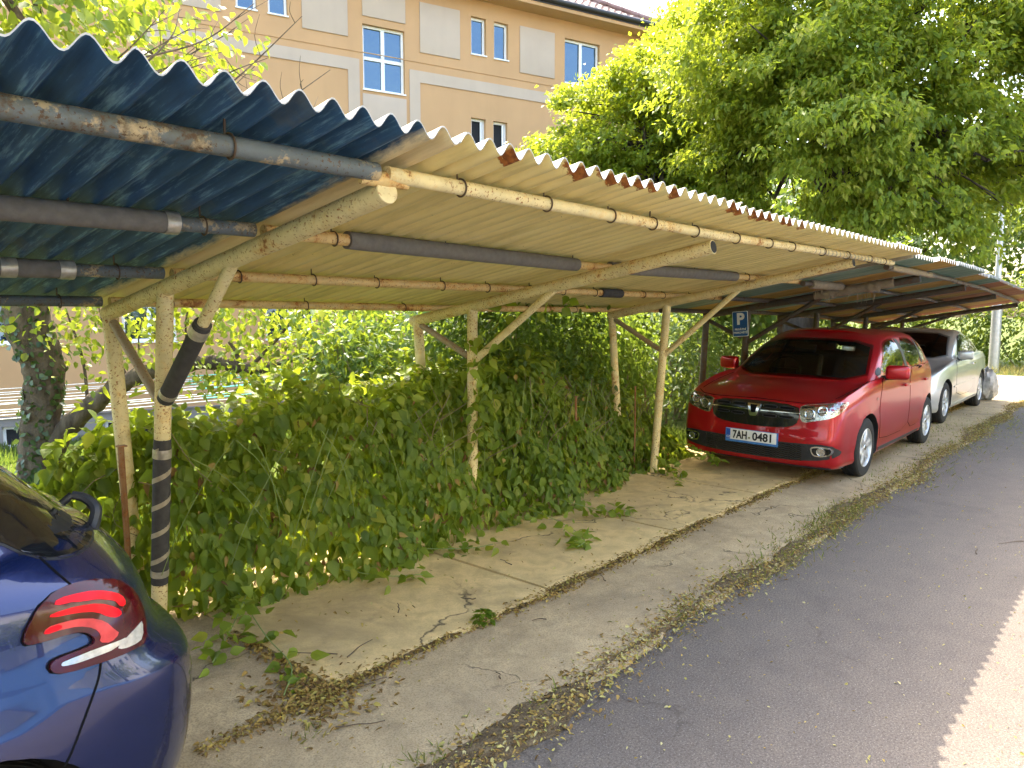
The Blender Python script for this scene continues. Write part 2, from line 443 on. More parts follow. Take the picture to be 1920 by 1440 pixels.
house = thing("apartment_house", "orange plastered apartment house with pale panels and a tiled roof behind the carports", "house",
              loc=(P0.x, P0.y, -1.5), rotz=math.atan2(FE.y, FE.x), world=False)
HZ = 1.5   # local z = world z + 1.5
openings = [("A", -3.81, -2.60, 7.78, 9.50), ("C", -0.52, -0.03, 9.25, 10.31), ("C", 0.24, 0.72, 9.24, 10.30), ("E", 2.76, 4.10, 8.92, 10.27),
            ("F", -0.53, -0.05, 6.40, 7.43), ("F", 0.21, 0.69, 6.40, 7.42), ("C", -7.07, -6.57, 9.30, 10.36), ("C", -6.29, -5.80, 9.30, 10.36),
            ("G", -13.4, -12.08, 0.98, 2.55), ("G", -9.95, -8.75, 0.98, 2.55), ("G", -6.6, -5.3, 0.98, 2.55), ("G", -2.6, -1.3, 0.98, 2.55), ("G", 2.8, 4.1, 0.98, 2.55),
            ("A", -3.81, -2.60, 4.2, 5.9), ("G", -9.95, -8.75, 4.1, 5.6), ("G", 2.8, 4.1, 4.6, 6.1), ("E", -10.9, -9.6, 8.92, 10.27),
            ("B", -12.48, -12.04, -1.42, -0.92), ("B", -10.42, -9.95, -1.42, -0.92), ("B", -9.70, -9.22, -1.42, -0.92), ("B", -6.2, -5.7, -1.42, -0.92)]
SL, SR, ZB, ZT, ZP = -21.0, 6.0, -1.6, 10.98, -0.72
def wall_with_holes(mb, s0, s1, z0, z1, y, holes, depth):
    S = sorted({s0, s1, *[v for h in holes for v in h[1:3]]}); Zs = sorted({z0, z1, *[v for h in holes for v in h[3:5]]})
    S = [v for v in S if s0 <= v <= s1]; Zs = [v for v in Zs if z0 <= v <= z1]
    for i in range(len(S) - 1):
        for j in range(len(Zs) - 1):
            cs, cz = (S[i] + S[i + 1]) / 2, (Zs[j] + Zs[j + 1]) / 2
            if any(h[1] < cs < h[2] and h[3] < cz < h[4] for h in holes): continue
            mb.add([(S[i], y, Zs[j] + HZ), (S[i + 1], y, Zs[j] + HZ), (S[i + 1], y, Zs[j + 1] + HZ), (S[i], y, Zs[j + 1] + HZ)], [(0, 1, 2, 3)])
    for h in holes:
        _, a, b, c, d = h; c += HZ; d += HZ
        mb.add([(a, y, c), (a, y + depth, c), (a, y + depth, d), (a, y, d), (b, y, c), (b, y + depth, c), (b, y + depth, d), (b, y, d)],
               [(0, 1, 2, 3), (4, 7, 6, 5), (3, 2, 6, 7), (0, 4, 5, 1)])
w = MB(); wall_with_holes(w, SL, SR, ZP, ZT, 0.0, [h for h in openings if h[0] != "B"], 0.22)
w.add([(SR, 0, ZP + HZ), (SR, 11, ZP + HZ), (SR, 11, ZT + HZ), (SR, 0, ZT + HZ)], [(0, 1, 2, 3)])
w.add([(SL, 0, ZP + HZ), (SL, 11, ZP + HZ), (SL, 11, ZT + HZ), (SL, 0, ZT + HZ)], [(3, 2, 1, 0)])
w.add([(SL, 11, ZP + HZ), (SR, 11, ZP + HZ), (SR, 11, ZT + HZ), (SL, 11, ZT + HZ)], [(3, 2, 1, 0)])
link_mesh("wall", w.mesh("wall", 0), M_wall, house)
w = MB(); wall_with_holes(w, SL, SR, ZB, ZP, 0.04, [h for h in openings if h[0] == "B"], 0.2)
w.add([(SL, 0.0, ZP + HZ), (SR, 0.0, ZP + HZ), (SR, 0.04, ZP + HZ), (SL, 0.04, ZP + HZ)], [(0, 1, 2, 3)])
w.box(((SL + SR) / 2, -0.006, ZP + HZ + 0.02), (SR - SL, 0.02, 0.035))
w.add([(SR, 0.04, HZ + ZB), (SR, 11, HZ + ZB), (SR, 11, ZP + HZ), (SR, 0.04, ZP + HZ)], [(0, 1, 2, 3)])
link_mesh("plinth", w.mesh("plinth", 0), M_plinth, house)
panels = [(-3.81, -2.57, 9.70, 10.80), (-3.84, -2.57, 6.25, 7.66), (-2.14, -0.89, 9.01, 10.38), (1.12, 2.37, 8.96, 10.33), (-5.44, -4.22, 9.08, 10.42), (-8.62, -7.43, 9.10, 10.42)]
for a, b, c, d in panels:
    m = bevel_box_mb(((a + b) / 2, -0.004, (c + d) / 2 + HZ), (b - a, 0.05, d - c), 0.008); m.build("plaster_panel", M_wall2, house)
def lband(s_in, s_out, z0, z1, zl):
    """an angled pale band: vertical leg at s_in, horizontal arm towards s_out"""
    sg = 1 if s_out > s_in else -1
    pts = [(s_in, zl), (s_in, z1), (s_out, z1), (s_out, z0), (s_in + sg * 0.32, z0), (s_in + sg * 0.32, zl)]
    if sg < 0: pts = pts[::-1]
    m = MB(); m.prism([(p[0], p[1] + HZ) for p in pts], Matrix(((1, 0, 0, 0), (0, 0, 1, 0), (0, 1, 0, 0), (0, 0, 0, 1))), -0.026, 0.012)
    m.build("plaster_band", M_wall2, house, smooth=0)
lband(-2.47, 4.9, 8.18, 8.50, 5.2); lband(-3.92, -9.2, 8.22, 8.54, 5.2)
m = MB(); m.box(((SL + SR) / 2, -0.003, 8.74 + HZ), (SR - SL, 0.03, 0.02)); m.build("string_course", M_wall, house, smooth=0)
def window(kind, a, b, c, d):
    """white plastic frame, panes and a sill set back in the opening"""
    c += HZ; d += HZ; y = 0.15; fw = 0.065
    f = MB()
    def bar(x0, x1, z0, z1, yy=y, dp=0.07): f.box(((x0 + x1) / 2, yy, (z0 + z1) / 2), (x1 - x0, dp, z1 - z0))
    bar(a, a + fw, c, d); bar(b - fw, b, c, d); bar(a + fw, b - fw, c, c + fw); bar(a + fw, b - fw, d - fw, d)
    if kind in "AEG":
        mid = (a + b) / 2; bar(mid - 0.05, mid + 0.05, c + fw, d - fw, y - 0.003)
    if kind == "A":
        zz = c + (d - c) * 0.50; bar(a + fw, (a + b) / 2 - 0.05, zz - 0.045, zz + 0.045, y - 0.001); bar((a + b) / 2 + 0.05, b - fw, zz - 0.045, zz + 0.045, y - 0.001)
    fr = link_mesh("window", f.mesh("window", 0), M_pvc, house)
    p = MB(); p.add([(a + fw, y + 0.01, c + fw), (b - fw, y + 0.01, c + fw), (b - fw, y + 0.01, d - fw), (a + fw, y + 0.01, d - fw)], [(0, 1, 2, 3)])
    if kind in "FB":
        link_mesh("pane", p.mesh("pane", 0), M_dark, fr)
        if kind == "F":   # sash standing ajar inside
            q = MB()
            q.box((b - 0.12, y - 0.05, (c + d) / 2), (0.05, 0.035, d - c - 0.14))
            link_mesh("sash", q.mesh("sash", 0), M_pvc, fr)
    else:
        link_mesh("pane", p.mesh("pane", 0), M_hglass, fr)
    s = MB(); s.box(((a + b) / 2, 0.055, c - 0.012), (b - a + 0.04, 0.19, 0.035)); link_mesh("sill", s.mesh("sill", 0), M_pvc, fr)
for o_ in openings: window(*o_)
# eaves, gutter and hipped roof
e = MB(); e.box(((SL + SR) / 2 + 0.25, -0.2975, 10.86 + HZ), (SR - SL + 0.5, 0.59, 0.16)); e.box((SR + 0.25, 5.75, 10.86 + HZ), (0.5, 11.5, 0.158))
e.build("eaves", M_wall, house, smooth=0)
gt = MB(); gt.tube([(SL, -0.66, 11.0 + HZ), (SR + 0.58, -0.66, 11.0 + HZ), (SR + 0.60, -0.62, 11.0 + HZ), (SR + 0.60, 11.5, 11.0 + HZ)], 0.075, 10); gt.box(((SL + SR) / 2 + 0.2, -0.603, 10.98 + HZ), (SR - SL + 0.9, 0.02, 0.2))
gt.build("gutter", M_gutter, house)
def roof_pt(s, k):
    """front slope, k metres up the slope in plan"""
    x = min(s, SR + 0.55 - k)
    wv = 0.022 * math.sin(s * 2 * math.pi / 0.26) ; st = 0.035 * ((k / 0.33) % 1.0)
    return (x, -0.62 + k, 11.03 + HZ + k * 0.62 + wv - st)
rf = MB(); ss = list(np.arange(-14.0, SR + 0.56, 0.065)); ks = []
for i in range(19):
    ks += [i * 0.33 + 0.002, i * 0.33 + 0.328]
rf.grid([[roof_pt(s, k) for s in ss] for k in ks])
rf.grid([[(SR + 0.55 - k, -0.62 + k + j * (12.2 - 2 * k) / 6, 11.0 + HZ + k * 0.62) for j in range(7)] for k in (0, 3, 6)])
rf.grid([[(-14 + j * (SR + 14.55 - 6) / 4, 5.5 + q * 6, 11.0 + HZ + 6.12 * 0.62 - q * 3.7) for j in range(5)] for q in (0, 1)])
rf.grid([[(-21.5 , -0.62, 11.03 + HZ), (-14, -0.62, 11.03 + HZ)], [(-21.5, 5.5, 14.8 + HZ), (-14, 5.5, 14.8 + HZ)]])
ridge = rf.build("roof", M_tiles, house, smooth=30)
h_ = MB()
for i in range(16):
    k = i * 0.38; a = Vector((SR + 0.55 - k, -0.62 + k, 11.07 + HZ + k * 0.62)); b = a + Vector((-0.41, 0.41, 0.275)); h_.tube([a, b], [0.11, 0.085], 10)
h_.build("ridge_tile", M_tiles, ridge)
# ------------------------------------------------------------------ carports
def rusty(name, base, amount=0.5, dark=(0.16, 0.055, 0.018), light=(0.42, 0.17, 0.05), rough=0.55, second=None, grime=0.25):
    """old paint on steel with patches and pinholes of rust"""
    t = NT(name)
    big = t.noise(5.5, 8, 0.62); mid = t.noise(26, 8, 0.7); pin = t.noise(85, 4, 0.6); zone = t.noise(2.0, 3)
    c = t.ramp(t.noise(14, 6), [(0.3, tuple(k * 0.82 for k in base)), (0.7, base)])
    if second: c = t.mix(t.ramp(t.noise(9, 8, 0.68), [(0.55, 0.0), (0.60, 1.0)]), c, second)
    rc = t.ramp(t.noise(40, 5), [(0.3, dark), (0.7, light)])
    lo = 0.67 - 0.16 * amount
    m1 = t.ramp(t.math('ADD', t.math('MULTIPLY', big, 0.55), t.math('MULTIPLY', mid, 0.45)), [(lo, 0.0), (lo + 0.05, 1.0)])
    m2 = t.math('MULTIPLY', t.ramp(pin, [(0.585, 0.0), (0.62, 1.0)]), t.ramp(zone, [(0.36, 0.0), (0.50, 0.95)]))
    m = t.math('MAXIMUM', m1, m2)
    halo = t.ramp(t.math('ADD', t.math('MULTIPLY', big, 0.55), t.math('MULTIPLY', mid, 0.45)), [(lo - 0.07, 0.0), (lo + 0.02, 0.65)])
    c = t.mix(halo, c, tuple(k * f for k, f in zip(base, (0.85, 0.62, 0.35))))
    c = t.mix(m, c, rc)
    c = t.mix(t.math('MULTIPLY', t.ramp(t.noise(3.3, 6, 0.7), [(0.5, 0.0), (0.75, 1.0)]), grime), c, (0.09, 0.075, 0.05))
    t.set(col=c, rough=t.mix(m, (rough,) * 3, (0.9,) * 3), spec=0.35)
    t.bump(t.math('SUBTRACT', pin, t.math('MULTIPLY', m, 0.7)), 0.45, 0.003); return t.m
CREAM = (0.78, 0.64, 0.33)
M_cream = rusty("rusty_cream_paint", CREAM, 0.48); M_creamR = rusty("very_rusty_cream_paint", (0.68, 0.48, 0.20), 0.75)
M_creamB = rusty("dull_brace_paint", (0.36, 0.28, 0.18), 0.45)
M_bluep = rusty("flaking_blue_pipe_paint", (0.125, 0.145, 0.150), 0.62, dark=(0.06, 0.035, 0.02), light=(0.15, 0.09, 0.05), second=(0.42, 0.32, 0.18))
M_darkp = rusty("dark_rusty_steel", (0.085, 0.07, 0.055), 0.8, dark=(0.05, 0.025, 0.015), light=(0.15, 0.075, 0.035))
M_wire = plain("rusty_wire", (0.10, 0.065, 0.04), 0.6, metal=0.4)
M_foam = plain("dark_grey_foam", (0.060, 0.056, 0.054), 0.85, spec=0.2, bump=0.3, bscale=120)
M_foam2 = plain("grey_foam", (0.15, 0.135, 0.115), 0.85, spec=0.2, bump=0.4, bscale=90)
M_foam3 = plain("torn_pale_foam", (0.27, 0.215, 0.145), 0.9, spec=0.1, bump=0.9, bscale=60)
M_tape = plain("silver_tape", (0.42, 0.38, 0.31), 0.32, metal=0.45, var=0.25, bump=0.5, bscale=50)
M_tape2 = plain("worn_beige_tape", (0.34, 0.285, 0.195), 0.5, var=0.2, bump=0.3, bscale=60)
PITCH, CREST0, ROOFS, YF = 0.1035, 0.512, 0.166, 1.75
def sheet_mat(name, col, streak, rust=True, edge_rust=True, paint=None, rough=0.6):
    """painted corrugated sheet; streaks run down the corrugation (Y); rust sits in the front edge waves"""
    t = NT(name).world()
    x, y, z = t.sep()
    st = t.noise(1.0, 7, 0.65, co=t.co((26, 1.3, 0.0)))
    st2 = t.noise(1.0, 5, 0.6, co=t.co((90, 3.0, 0.0)))
    c = t.ramp(st, [(0.28, tuple(k * 0.66 for k in col)), (0.5, col), (0.75, streak)])
    # corrugation shading painted in: a darker line along each wave's low side
    lowl = t.math('MULTIPLY_ADD', t.math('COSINE', t.math('MULTIPLY', t.math('SUBTRACT', x, CREST0), 2 * math.pi / PITCH)), -0.5, 0.5)
    wave_shade = t.math('MULTIPLY', t.math('POWER', lowl, 5.0), t.math('MULTIPLY_ADD', t.noise(1.0, 5, 0.6, co=t.co((9, 1.6, 0))), 0.9, -0.08, clamp=True))
    c = t.mix(wave_shade, c, tuple(k * f for k, f in zip(col, (0.45, 0.40, 0.36))))
    c = t.mix(t.ramp(st2, [(0.55, 0.0), (0.75, 0.35)]), c, streak)
    c = t.mix(t.ramp(t.noise(4.2, 7, 0.7), [(0.6, 0.0), (0.8, 0.35)]), c, tuple(k * 0.45 for k in col))
    if paint:   # another colour laid over the part left of a ragged line
        edge = t.math('ADD', x, t.math('MULTIPLY', t.math('SUBTRACT', t.noise(1.0, 6, 0.7, co=t.co((60, 9, 0))), 0.5), 0.06))
        edge = t.math('ADD', edge, t.math('MULTIPLY', t.math('SUBTRACT', t.noise(1.2, 2), 0.5), 0.10))
        msk = t.ramp(t.math('MULTIPLY_ADD', edge, -12.0, paint[2] * 12.0 + 0.5), [(0.35, 0.0), (0.65, 1.0)])
        pst = t.noise(1.0, 8, 0.7, co=t.co((34, 2.4, 0.0))); pfi = t.noise(1.0, 6, 0.7, co=t.co((150, 5, 0.0)))
        pc = t.ramp(t.math('ADD', t.math('MULTIPLY', pst, 0.6), t.math('MULTIPLY', pfi, 0.4)), [(0.36, paint[0]), (0.52, tuple(k * 1.5 for k in paint[0])), (0.68, paint[1])])
        pc = t.mix(t.ramp(t.noise(2.4, 6, 0.7), [(0.55, 0.0), (0.72, 0.6)]), pc, (0.13, 0.13, 0.10))
        c = t.mix(msk, c, pc)
    if edge_rust:
        fl = t.math('FLOOR', t.math('DIVIDE', t.math('ADD', x, 50.0), PITCH))
        wn_ = t.n.new("ShaderNodeTexWhiteNoise"); wn_.noise_dimensions = '1D'; t.l.new(fl, wn_.inputs["W"])
        ln = t.math('MULTIPLY', t.math('POWER', wn_.outputs["Value"], 1.5), 0.145)
        ph = t.math('FRACT', t.math('DIVIDE', t.math('ADD', x, 50.0), PITCH))
        near = t.math('SUBTRACT', t.math('ADD', ln, YF), t.math('ADD', y, t.math('MULTIPLY', t.noise(45, 6, 0.7), 0.13)))
        half = t.math('MULTIPLY', t.ramp(near, [(0.0, 0.0), (0.012, 1.0)]), t.ramp(ph, [(0.10, 0.0), (0.2, 1.0), (0.55, 1.0), (0.66, 0.0)]))
        gate = t.ramp(t.math('DIVIDE', x, 10.0), [(0.185, 0.0), (0.195, 1.0), (0.46, 1.0), (0.54, 0.25), (0.70, 0.25)])
        mr = t.math('MULTIPLY', half, gate)
        c = t.mix(mr, c, t.ramp(t.noise(50, 5), [(0.35, (0.16, 0.05, 0.015)), (0.65, (0.40, 0.14, 0.03))]))
    if rust:
        pin = t.noise(70, 3); zn = t.noise(3, 4)
        c = t.mix(t.math('MULTIPLY', t.ramp(pin, [(0.70, 0.0), (0.73, 1.0)]), t.ramp(zn, [(0.5, 0.0), (0.6, 1.0)])), c, (0.07, 0.045, 0.02))
    t.set(col=c, rough=rough, spec=0.3); t.bump(t.math('ADD', st2, t.noise(40, 4)), 0.15, 0.004); return t.m
M_top = plain("weathered_sheet_top", (0.42, 0.40, 0.36), 0.8)
M_sheet_cream = sheet_mat("cream_sheet", (0.82, 0.68, 0.29), (0.84, 0.72, 0.36))
M_sheet_blue = sheet_mat("blue_painted_sheet", (0.78, 0.64, 0.35), (0.82, 0.69, 0.41), edge_rust=False, paint=((0.022, 0.060, 0.115), (0.26, 0.46, 0.52), 1.585), rough=0.5)
M_sheet_green = sheet_mat("faded_green_sheet", (0.17, 0.25, 0.18), (0.32, 0.36, 0.24), edge_rust=False)
M_sheet_ochre = sheet_mat("ochre_sheet", (0.42, 0.26, 0.07), (0.55, 0.36, 0.10), edge_rust=False)
M_sheet_brown = sheet_mat("brown_sheet", (0.36, 0.15, 0.07), (0.55, 0.27, 0.11), edge_rust=False)
def sheet(x0, x1, yf, yr, mats, parent, lift=0.0, base=2.231, y0=YF, pitch=PITCH, c0=CREST0, sag=0.0, slope=ROOFS, depth=0.046):
    m = MB(); n = int(round((x1 - x0) / pitch * 12)); xs_ = np.linspace(x0, x1, n + 1)
    wob = [0.002 * math.sin(x * 9.7) for x in xs_]
    def zz(x, y): return base + lift - sag * max(0, x) ** 2 - slope * (y - y0) + depth * 0.5 * (1 + math.cos(2 * math.pi * (x - c0) / pitch))
    def edge(i, y): return y + wob[i]
    ysv = [yf, yf + 0.05, (yf + yr) / 2, yr]; th = 0.005
    bot = [[(x, edge(i, y), zz(x, y)) for i, x in enumerate(xs_)] for y in ysv]
    top = [[(p[0], p[1], p[2] + th) for p in r] for r in bot]
    m.m = 0; m.grid(bot); m.m = 1; m.grid(top, flip=True)
    m.grid([top[0], bot[0]]); m.grid([bot[-1], top[-1]])
    m.grid([[r[0] for r in top], [r[0] for r in bot]], flip=True); m.grid([[r[-1] for r in bot], [r[-1] for r in top]], flip=True)
    return m.build("roof_sheet", mats, parent, smooth=60)
def pipe(name, pts, r, mat, parent, n=16, jitter=0.0):
    P = crom(pts, 8) if len(pts) > 2 else [np.array(pts[0]) + (np.array(pts[1]) - np.array(pts[0])) * t for t in np.linspace(0, 1, 9)]
    m = MB(); m.tube(P, r, n); return m.build(name, mat, parent)
def hook(c, r, parent, seed=0):
    """wire loop hung over a purlin and hooked up through the sheet"""
    x, y, z = c; rr = r + 0.0045; p = []
    for k in range(15):
        a = R(-60 + k * 300 / 14 + 0); p.append((x + 0.004 * math.sin(k), y + rr * math.sin(a - R(90)) , z - rr * math.cos(a - R(90)) if False else z + rr * math.cos(a + R(90))))
    p = [(x + 0.012 * (k / 14 - 0.5), y + rr * math.cos(R(70 + k * 255 / 14)), z + rr * math.sin(R(70 + k * 255 / 14))) for k in range(15)]
    p = [(x - 0.006, y + rr * 0.34, z + r + 0.045)] + p
    m = MB(); m.tube(crom(p, 2), 0.0036, 6); return m.build("hook", M_wire, parent)
def spiral(a, b, r, turns, width, mat, parent, name="tape_wrap", t0=0.0, t1=1.0):
    """a flat band wound round a pipe"""
    a, b = Vector(a), Vector(b); ax = (b - a); L = ax.length; ax.normalize(); u = ax.orthogonal().normalized(); w = ax.cross(u)
    m = MB(); n = int(turns * 28); r0, r1 = [], []
    for k in range(n + 1):
        t = k / n; an = 2 * math.pi * turns * t; d = u * math.cos(an) + w * math.sin(an); h = L * (t0 + (t1 - t0) * t)
        r0.append(a + ax * (h - width / 2) + d * r); r1.append(a + ax * (h + width / 2) + d * r)
    m.grid([r0, r1]); m.grid([[p + ((a + ax * (p - a).dot(ax)) - p).normalized() * 0.002 for p in r0], [p + ((a + ax * (p - a).dot(ax)) - p).normalized() * 0.002 for p in r1]], flip=True)
    return m.build(name, mat, parent)
def sleeve(a, b, r, mat, parent, name="foam_sleeve", tapes=(), lumpy=0.0, rtape=0.002):
    a, b = Vector(a), Vector(b); k = 14 if not lumpy else 40
    P = [a.lerp(b, i / k) for i in range(k + 1)]
    rr = [r * (1 + lumpy * random.uniform(-1, 1)) for _ in P]; rr[0] *= 0.96; rr[-1] *= 0.96
    m = MB(); m.tube(P, rr, 18); o = m.build(name, mat, parent)
    for t0, t1 in tapes:
        q = MB(); q.tube([a.lerp(b, t0 + (t1 - t0) * i / 4) for i in range(5)], [r + rtape, r + rtape * 1.6, r + rtape, r + rtape * 1.5, r + rtape], 18); q.build("tape", M_tape, parent)
    return o
def frame(parent, X, raf, fp, rp, br, rbr, mats, r_raf=0.042, r_post=0.040, cap=False, skew=0.0):
    """posts, rafter and two braces of one bent: (Y, z) pairs in the plane X"""
    pt = lambda q: (X + skew * (q[0] - 3.2), q[0], q[1])
    mc, mb_ = mats
    ro = pipe("rafter", [pt(raf[0]), pt(raf[1])], r_raf, mc, parent, 20)
    d = (Vector(pt(raf[0])) - Vector(pt(raf[1]))).normalized()
    q = MB(); c = Vector(pt(raf[0]))
    if cap: q.tube([c, c + d * 0.006], [r_raf + 0.001, r_raf * 0.98], 24); q.build("rafter_end", mats[0], ro)
    else:
        q.tube([c + d * 0.001, c + d * 0.003], [r_raf * 0.86, r_raf * 0.86], 20); q.build("rafter_end", M_dark, ro)  # dark disc painted for the shaded bore of the open pipe
    pipe("post", [pt(fp[0]), pt(fp[1])], r_post, mc, parent); pipe("post", [pt(rp[0]), pt(rp[1])], r_post * 1.02, mc, parent)
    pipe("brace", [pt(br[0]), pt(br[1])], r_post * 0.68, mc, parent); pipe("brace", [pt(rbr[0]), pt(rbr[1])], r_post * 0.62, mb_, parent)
    # cover plate where the posts stand
    return pt
# ---- cream carport: three bents
cp = thing("carport", "carport of rusty cream pipes under cream corrugated sheets, its nearest post wrapped in foam", "carport", (1.6, 3.9, 0), world=True)
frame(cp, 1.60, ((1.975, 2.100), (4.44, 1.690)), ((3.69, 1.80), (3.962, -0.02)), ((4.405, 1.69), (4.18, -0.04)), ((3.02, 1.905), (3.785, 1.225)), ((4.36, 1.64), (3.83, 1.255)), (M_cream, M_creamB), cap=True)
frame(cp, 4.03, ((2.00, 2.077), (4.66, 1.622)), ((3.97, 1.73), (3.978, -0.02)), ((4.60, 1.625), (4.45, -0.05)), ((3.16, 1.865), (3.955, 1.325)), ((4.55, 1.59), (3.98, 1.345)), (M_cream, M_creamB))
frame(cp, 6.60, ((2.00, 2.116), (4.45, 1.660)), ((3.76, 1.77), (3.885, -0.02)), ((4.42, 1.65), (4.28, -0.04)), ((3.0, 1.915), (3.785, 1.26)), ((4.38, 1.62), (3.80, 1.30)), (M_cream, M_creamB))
# foam and tape on the nearest front post and on its brace
fpt = lambda z: (1.6, 3.69 + (1.80 - z) / 1.82 * 0.272, z)
sleeve(fpt(1.055), fpt(0.265), 0.0435, M_foam, cp, tapes=((0.065, 0.125), (0.90, 0.945)))
spiral(fpt(1.06), fpt(0.26), 0.0452, 4.6, 0.028, M_tape2, cp, t0=0.07, t1=0.93)
bpt = lambda t: (1.6, 3.785 + t * (3.02 - 3.785), 1.225 + t * (1.905 - 1.225))
sleeve(bpt(0.055), bpt(0.62), 0.043, M_foam, cp, tapes=((0.06, 0.11), (0.86, 0.955)))
PUR = [[(1.60, 1.975, 2.157), (4.03, 2.0, 2.146), (6.60, 2.0, 2.166), (7.72, 1.99, 2.166)],
       [(1.60, 2.76, 2.026), (4.03, 2.87, 2.0), (6.60, 2.86, 2.012), (7.72, 2.86, 2.012)],
       [(1.60, 3.61, 1.884), (4.03, 3.665, 1.872), (6.60, 3.735, 1.862), (7.72, 3.735, 1.862)],
       [(1.60, 4.40, 1.757), (4.03, 4.515, 1.733), (6.60, 4.50, 1.722), (7.72, 4.50, 1.722)]]
def interp(pts, x):
    for a, b in zip(pts, pts[1:]):
        if a[0] <= x <= b[0]:
            t = (x - a[0]) / (b[0] - a[0]); return tuple(a[i] + t * (b[i] - a[i]) for i in range(3))
    return pts[-1] if x > pts[-1][0] else pts[0]
for k, pts in enumerate(PUR):
    m = MB(); m.tube([interp(pts, x) for x in np.linspace(1.56, 7.72, 40)], 0.027, 16); po = m.build("purlin", [M_cream, M_creamR, M_creamR, M_creamR][k], cp)
    x = 1.95
    while x < 7.6:
        hook(interp(pts, x), 0.027, po); x += random.uniform(0.38, 0.62) if k in (2, 0) else random.uniform(0.7, 1.3)
    if k == 1:
        sleeve(interp(pts, 2.02), interp(pts, 3.86), 0.042, M_foam2, po); sleeve(interp(pts, 4.25), interp(pts, 6.2), 0.042, M_foam2, po)
    if k == 2: sleeve(interp(pts, 5.35), interp(pts, 5.68), 0.04, M_foam, po)
    if k == 0: spiral(interp(pts, 5.6), interp(pts, 7.6), 0.0275, 22, 0.02, M_tape2, po, name="cord_wrap")
# old welding flanges where pipes meet at the nearest rafter end
for (a, b) in (((1.50, 1.985, 2.125), (1.60, 1.985, 2.14)), ((1.60, 1.985, 2.14), (1.70, 1.985, 2.13))):
    m = MB(); m.tube([a, b], [0.012, 0.03] if a[0] < 1.55 else [0.03, 0.012], 10); m.build("weld_seam", M_creamR, cp)
x = 1.72; i = 0
while x < 7.6:
    sheet(x, min(x + 1.035 + 0.045, 7.75), YF + random.uniform(-0.012, 0.012), 4.78, [M_sheet_cream, M_top], cp, lift=0.004 if i % 2 else 0.0); x += 1.035; i += 1
# ---- blue carport to the left, its roof ends on the first cream bent
bp = thing("carport", "carport with a dark blue painted corrugated roof on flaking blue pipes above the blue car", "carport", (-0.95, 3.9, 0))
frame(bp, -0.95, ((1.975, 2.100), (4.44, 1.690)), ((3.69, 1.80), (3.962, -0.02)), ((4.405, 1.69), (4.30, -0.04)), ((3.02, 1.905), (3.785, 1.225)), ((4.36, 1.64), (3.83, 1.255)), (M_bluep, M_bluep))
for k in range(4):
    y, z = PUR[k][0][1:]
    m = MB(); m.tube([(x, y + 0.004 * math.sin(x * 3), z) for x in np.linspace(-3.2, 1.555, 24)], 0.0285 if k else 0.03, 18); po = m.build("purlin", M_bluep, bp)
    for x in ((1.05,) if k == 0 else (0.9, 1.35)): hook((x, y, z), 0.03, po)
    if k == 1: sleeve((-2.8, y, z), (1.25, y, z), 0.041, M_foam2, po, tapes=((0.988, 1.0),), rtape=0.0015)
    if k == 2: sleeve((-2.8, y, z), (1.17, y, z), 0.041, M_foam2, po, tapes=((0.985, 1.0), (0.93, 0.945)), rtape=0.0015)
for i in range(5):
    x0 = 1.75 - 1.035 * (i + 1); sheet(x0 - (0.045 if i else 0), x0 + 1.035 , YF + (0.0, -0.015, 0.01, 0, 0)[i], 4.78, [M_sheet_blue, M_top], bp, lift=0.004 if i % 2 == 0 else 0.0)
# ---- older carport beyond, turned a little with the street
fc = thing("carport", "old sagging carport of dark rusty steel with green, ochre and brown roof sheets", "carport", (7.70, 1.75, 0), rotz=R(0.4), world=False)
SAG = 0.0031
def far_sheet(x0, x1, mat, dz=0.0, yf=0.0, yr=3.0): 
    return sheet(x0, x1, yf, yr, [mat, M_top], fc, lift=dz, base=2.205, y0=0.0, c0=0.0, sag=SAG)
mats = [M_sheet_green, M_sheet_ochre, M_sheet_green, M_sheet_green, M_sheet_ochre, M_sheet_green, M_sheet_brown, M_sheet_ochre, M_sheet_brown, M_sheet_brown, M_sheet_ochre, M_sheet_brown, M_sheet_brown, M_sheet_brown]
x = -0.05; i = 0
while x < 8.9:
    wd_ = random.choice((0.62, 0.72, 0.83)); far_sheet(x, x + wd_ + 0.05, mats[i % len(mats)], (0.005 if i % 2 else 0), random.uniform(-0.05, 0.05), 3.0 + random.uniform(0, 0.1)); x += wd_; i += 1
for k, (u, rr) in enumerate(((1.2, .042), (3.7, .042), (6.2, .042), (8.7, .042))):
    dz = -SAG * u * u
    frame(fc, u, ((0.25, 2.065 + dz), (2.75, 1.655 + dz)), ((2.16, 1.74 + dz), (2.25, -0.02)), ((2.72, 1.65 + dz), (2.64 + 0.15 * (k == 0), -0.04)), ((1.28, 1.87 + dz), (2.19, 1.30)), ((2.70, 1.60 + dz), (2.24, 1.38)), (M_darkp, M_darkp))
for k, (y, z) in enumerate(((0.27, 2.125), (1.05, 1.99), (1.9, 1.845), (2.68, 1.715))):
    m = MB(); m.tube([(x, y + 0.01 * math.sin(x * 2.2), z - SAG * x * x + 0.004 * math.sin(x * 5)) for x in np.linspace(-0.05, 9.0, 60)], 0.027, 12); po = m.build("purlin", M_darkp, fc)
    if k == 0: sleeve((0.1, y, z), (1.9, y, z - SAG * 3), 0.033, M_foam3, po, name="rag_wrap", lumpy=.15)
    if k == 1: sleeve((0.2, y, z), (1.15, y, z), 0.045, M_foam3, po, lumpy=0.16); sleeve((1.9, y, z), (2.6, y, z), 0.042, M_foam3, po, lumpy=0.16)
sleeve((1.2, 0.5, 2.025), (1.2, 1.35, 1.885), 0.055, M_foam3, fc, lumpy=0.12)
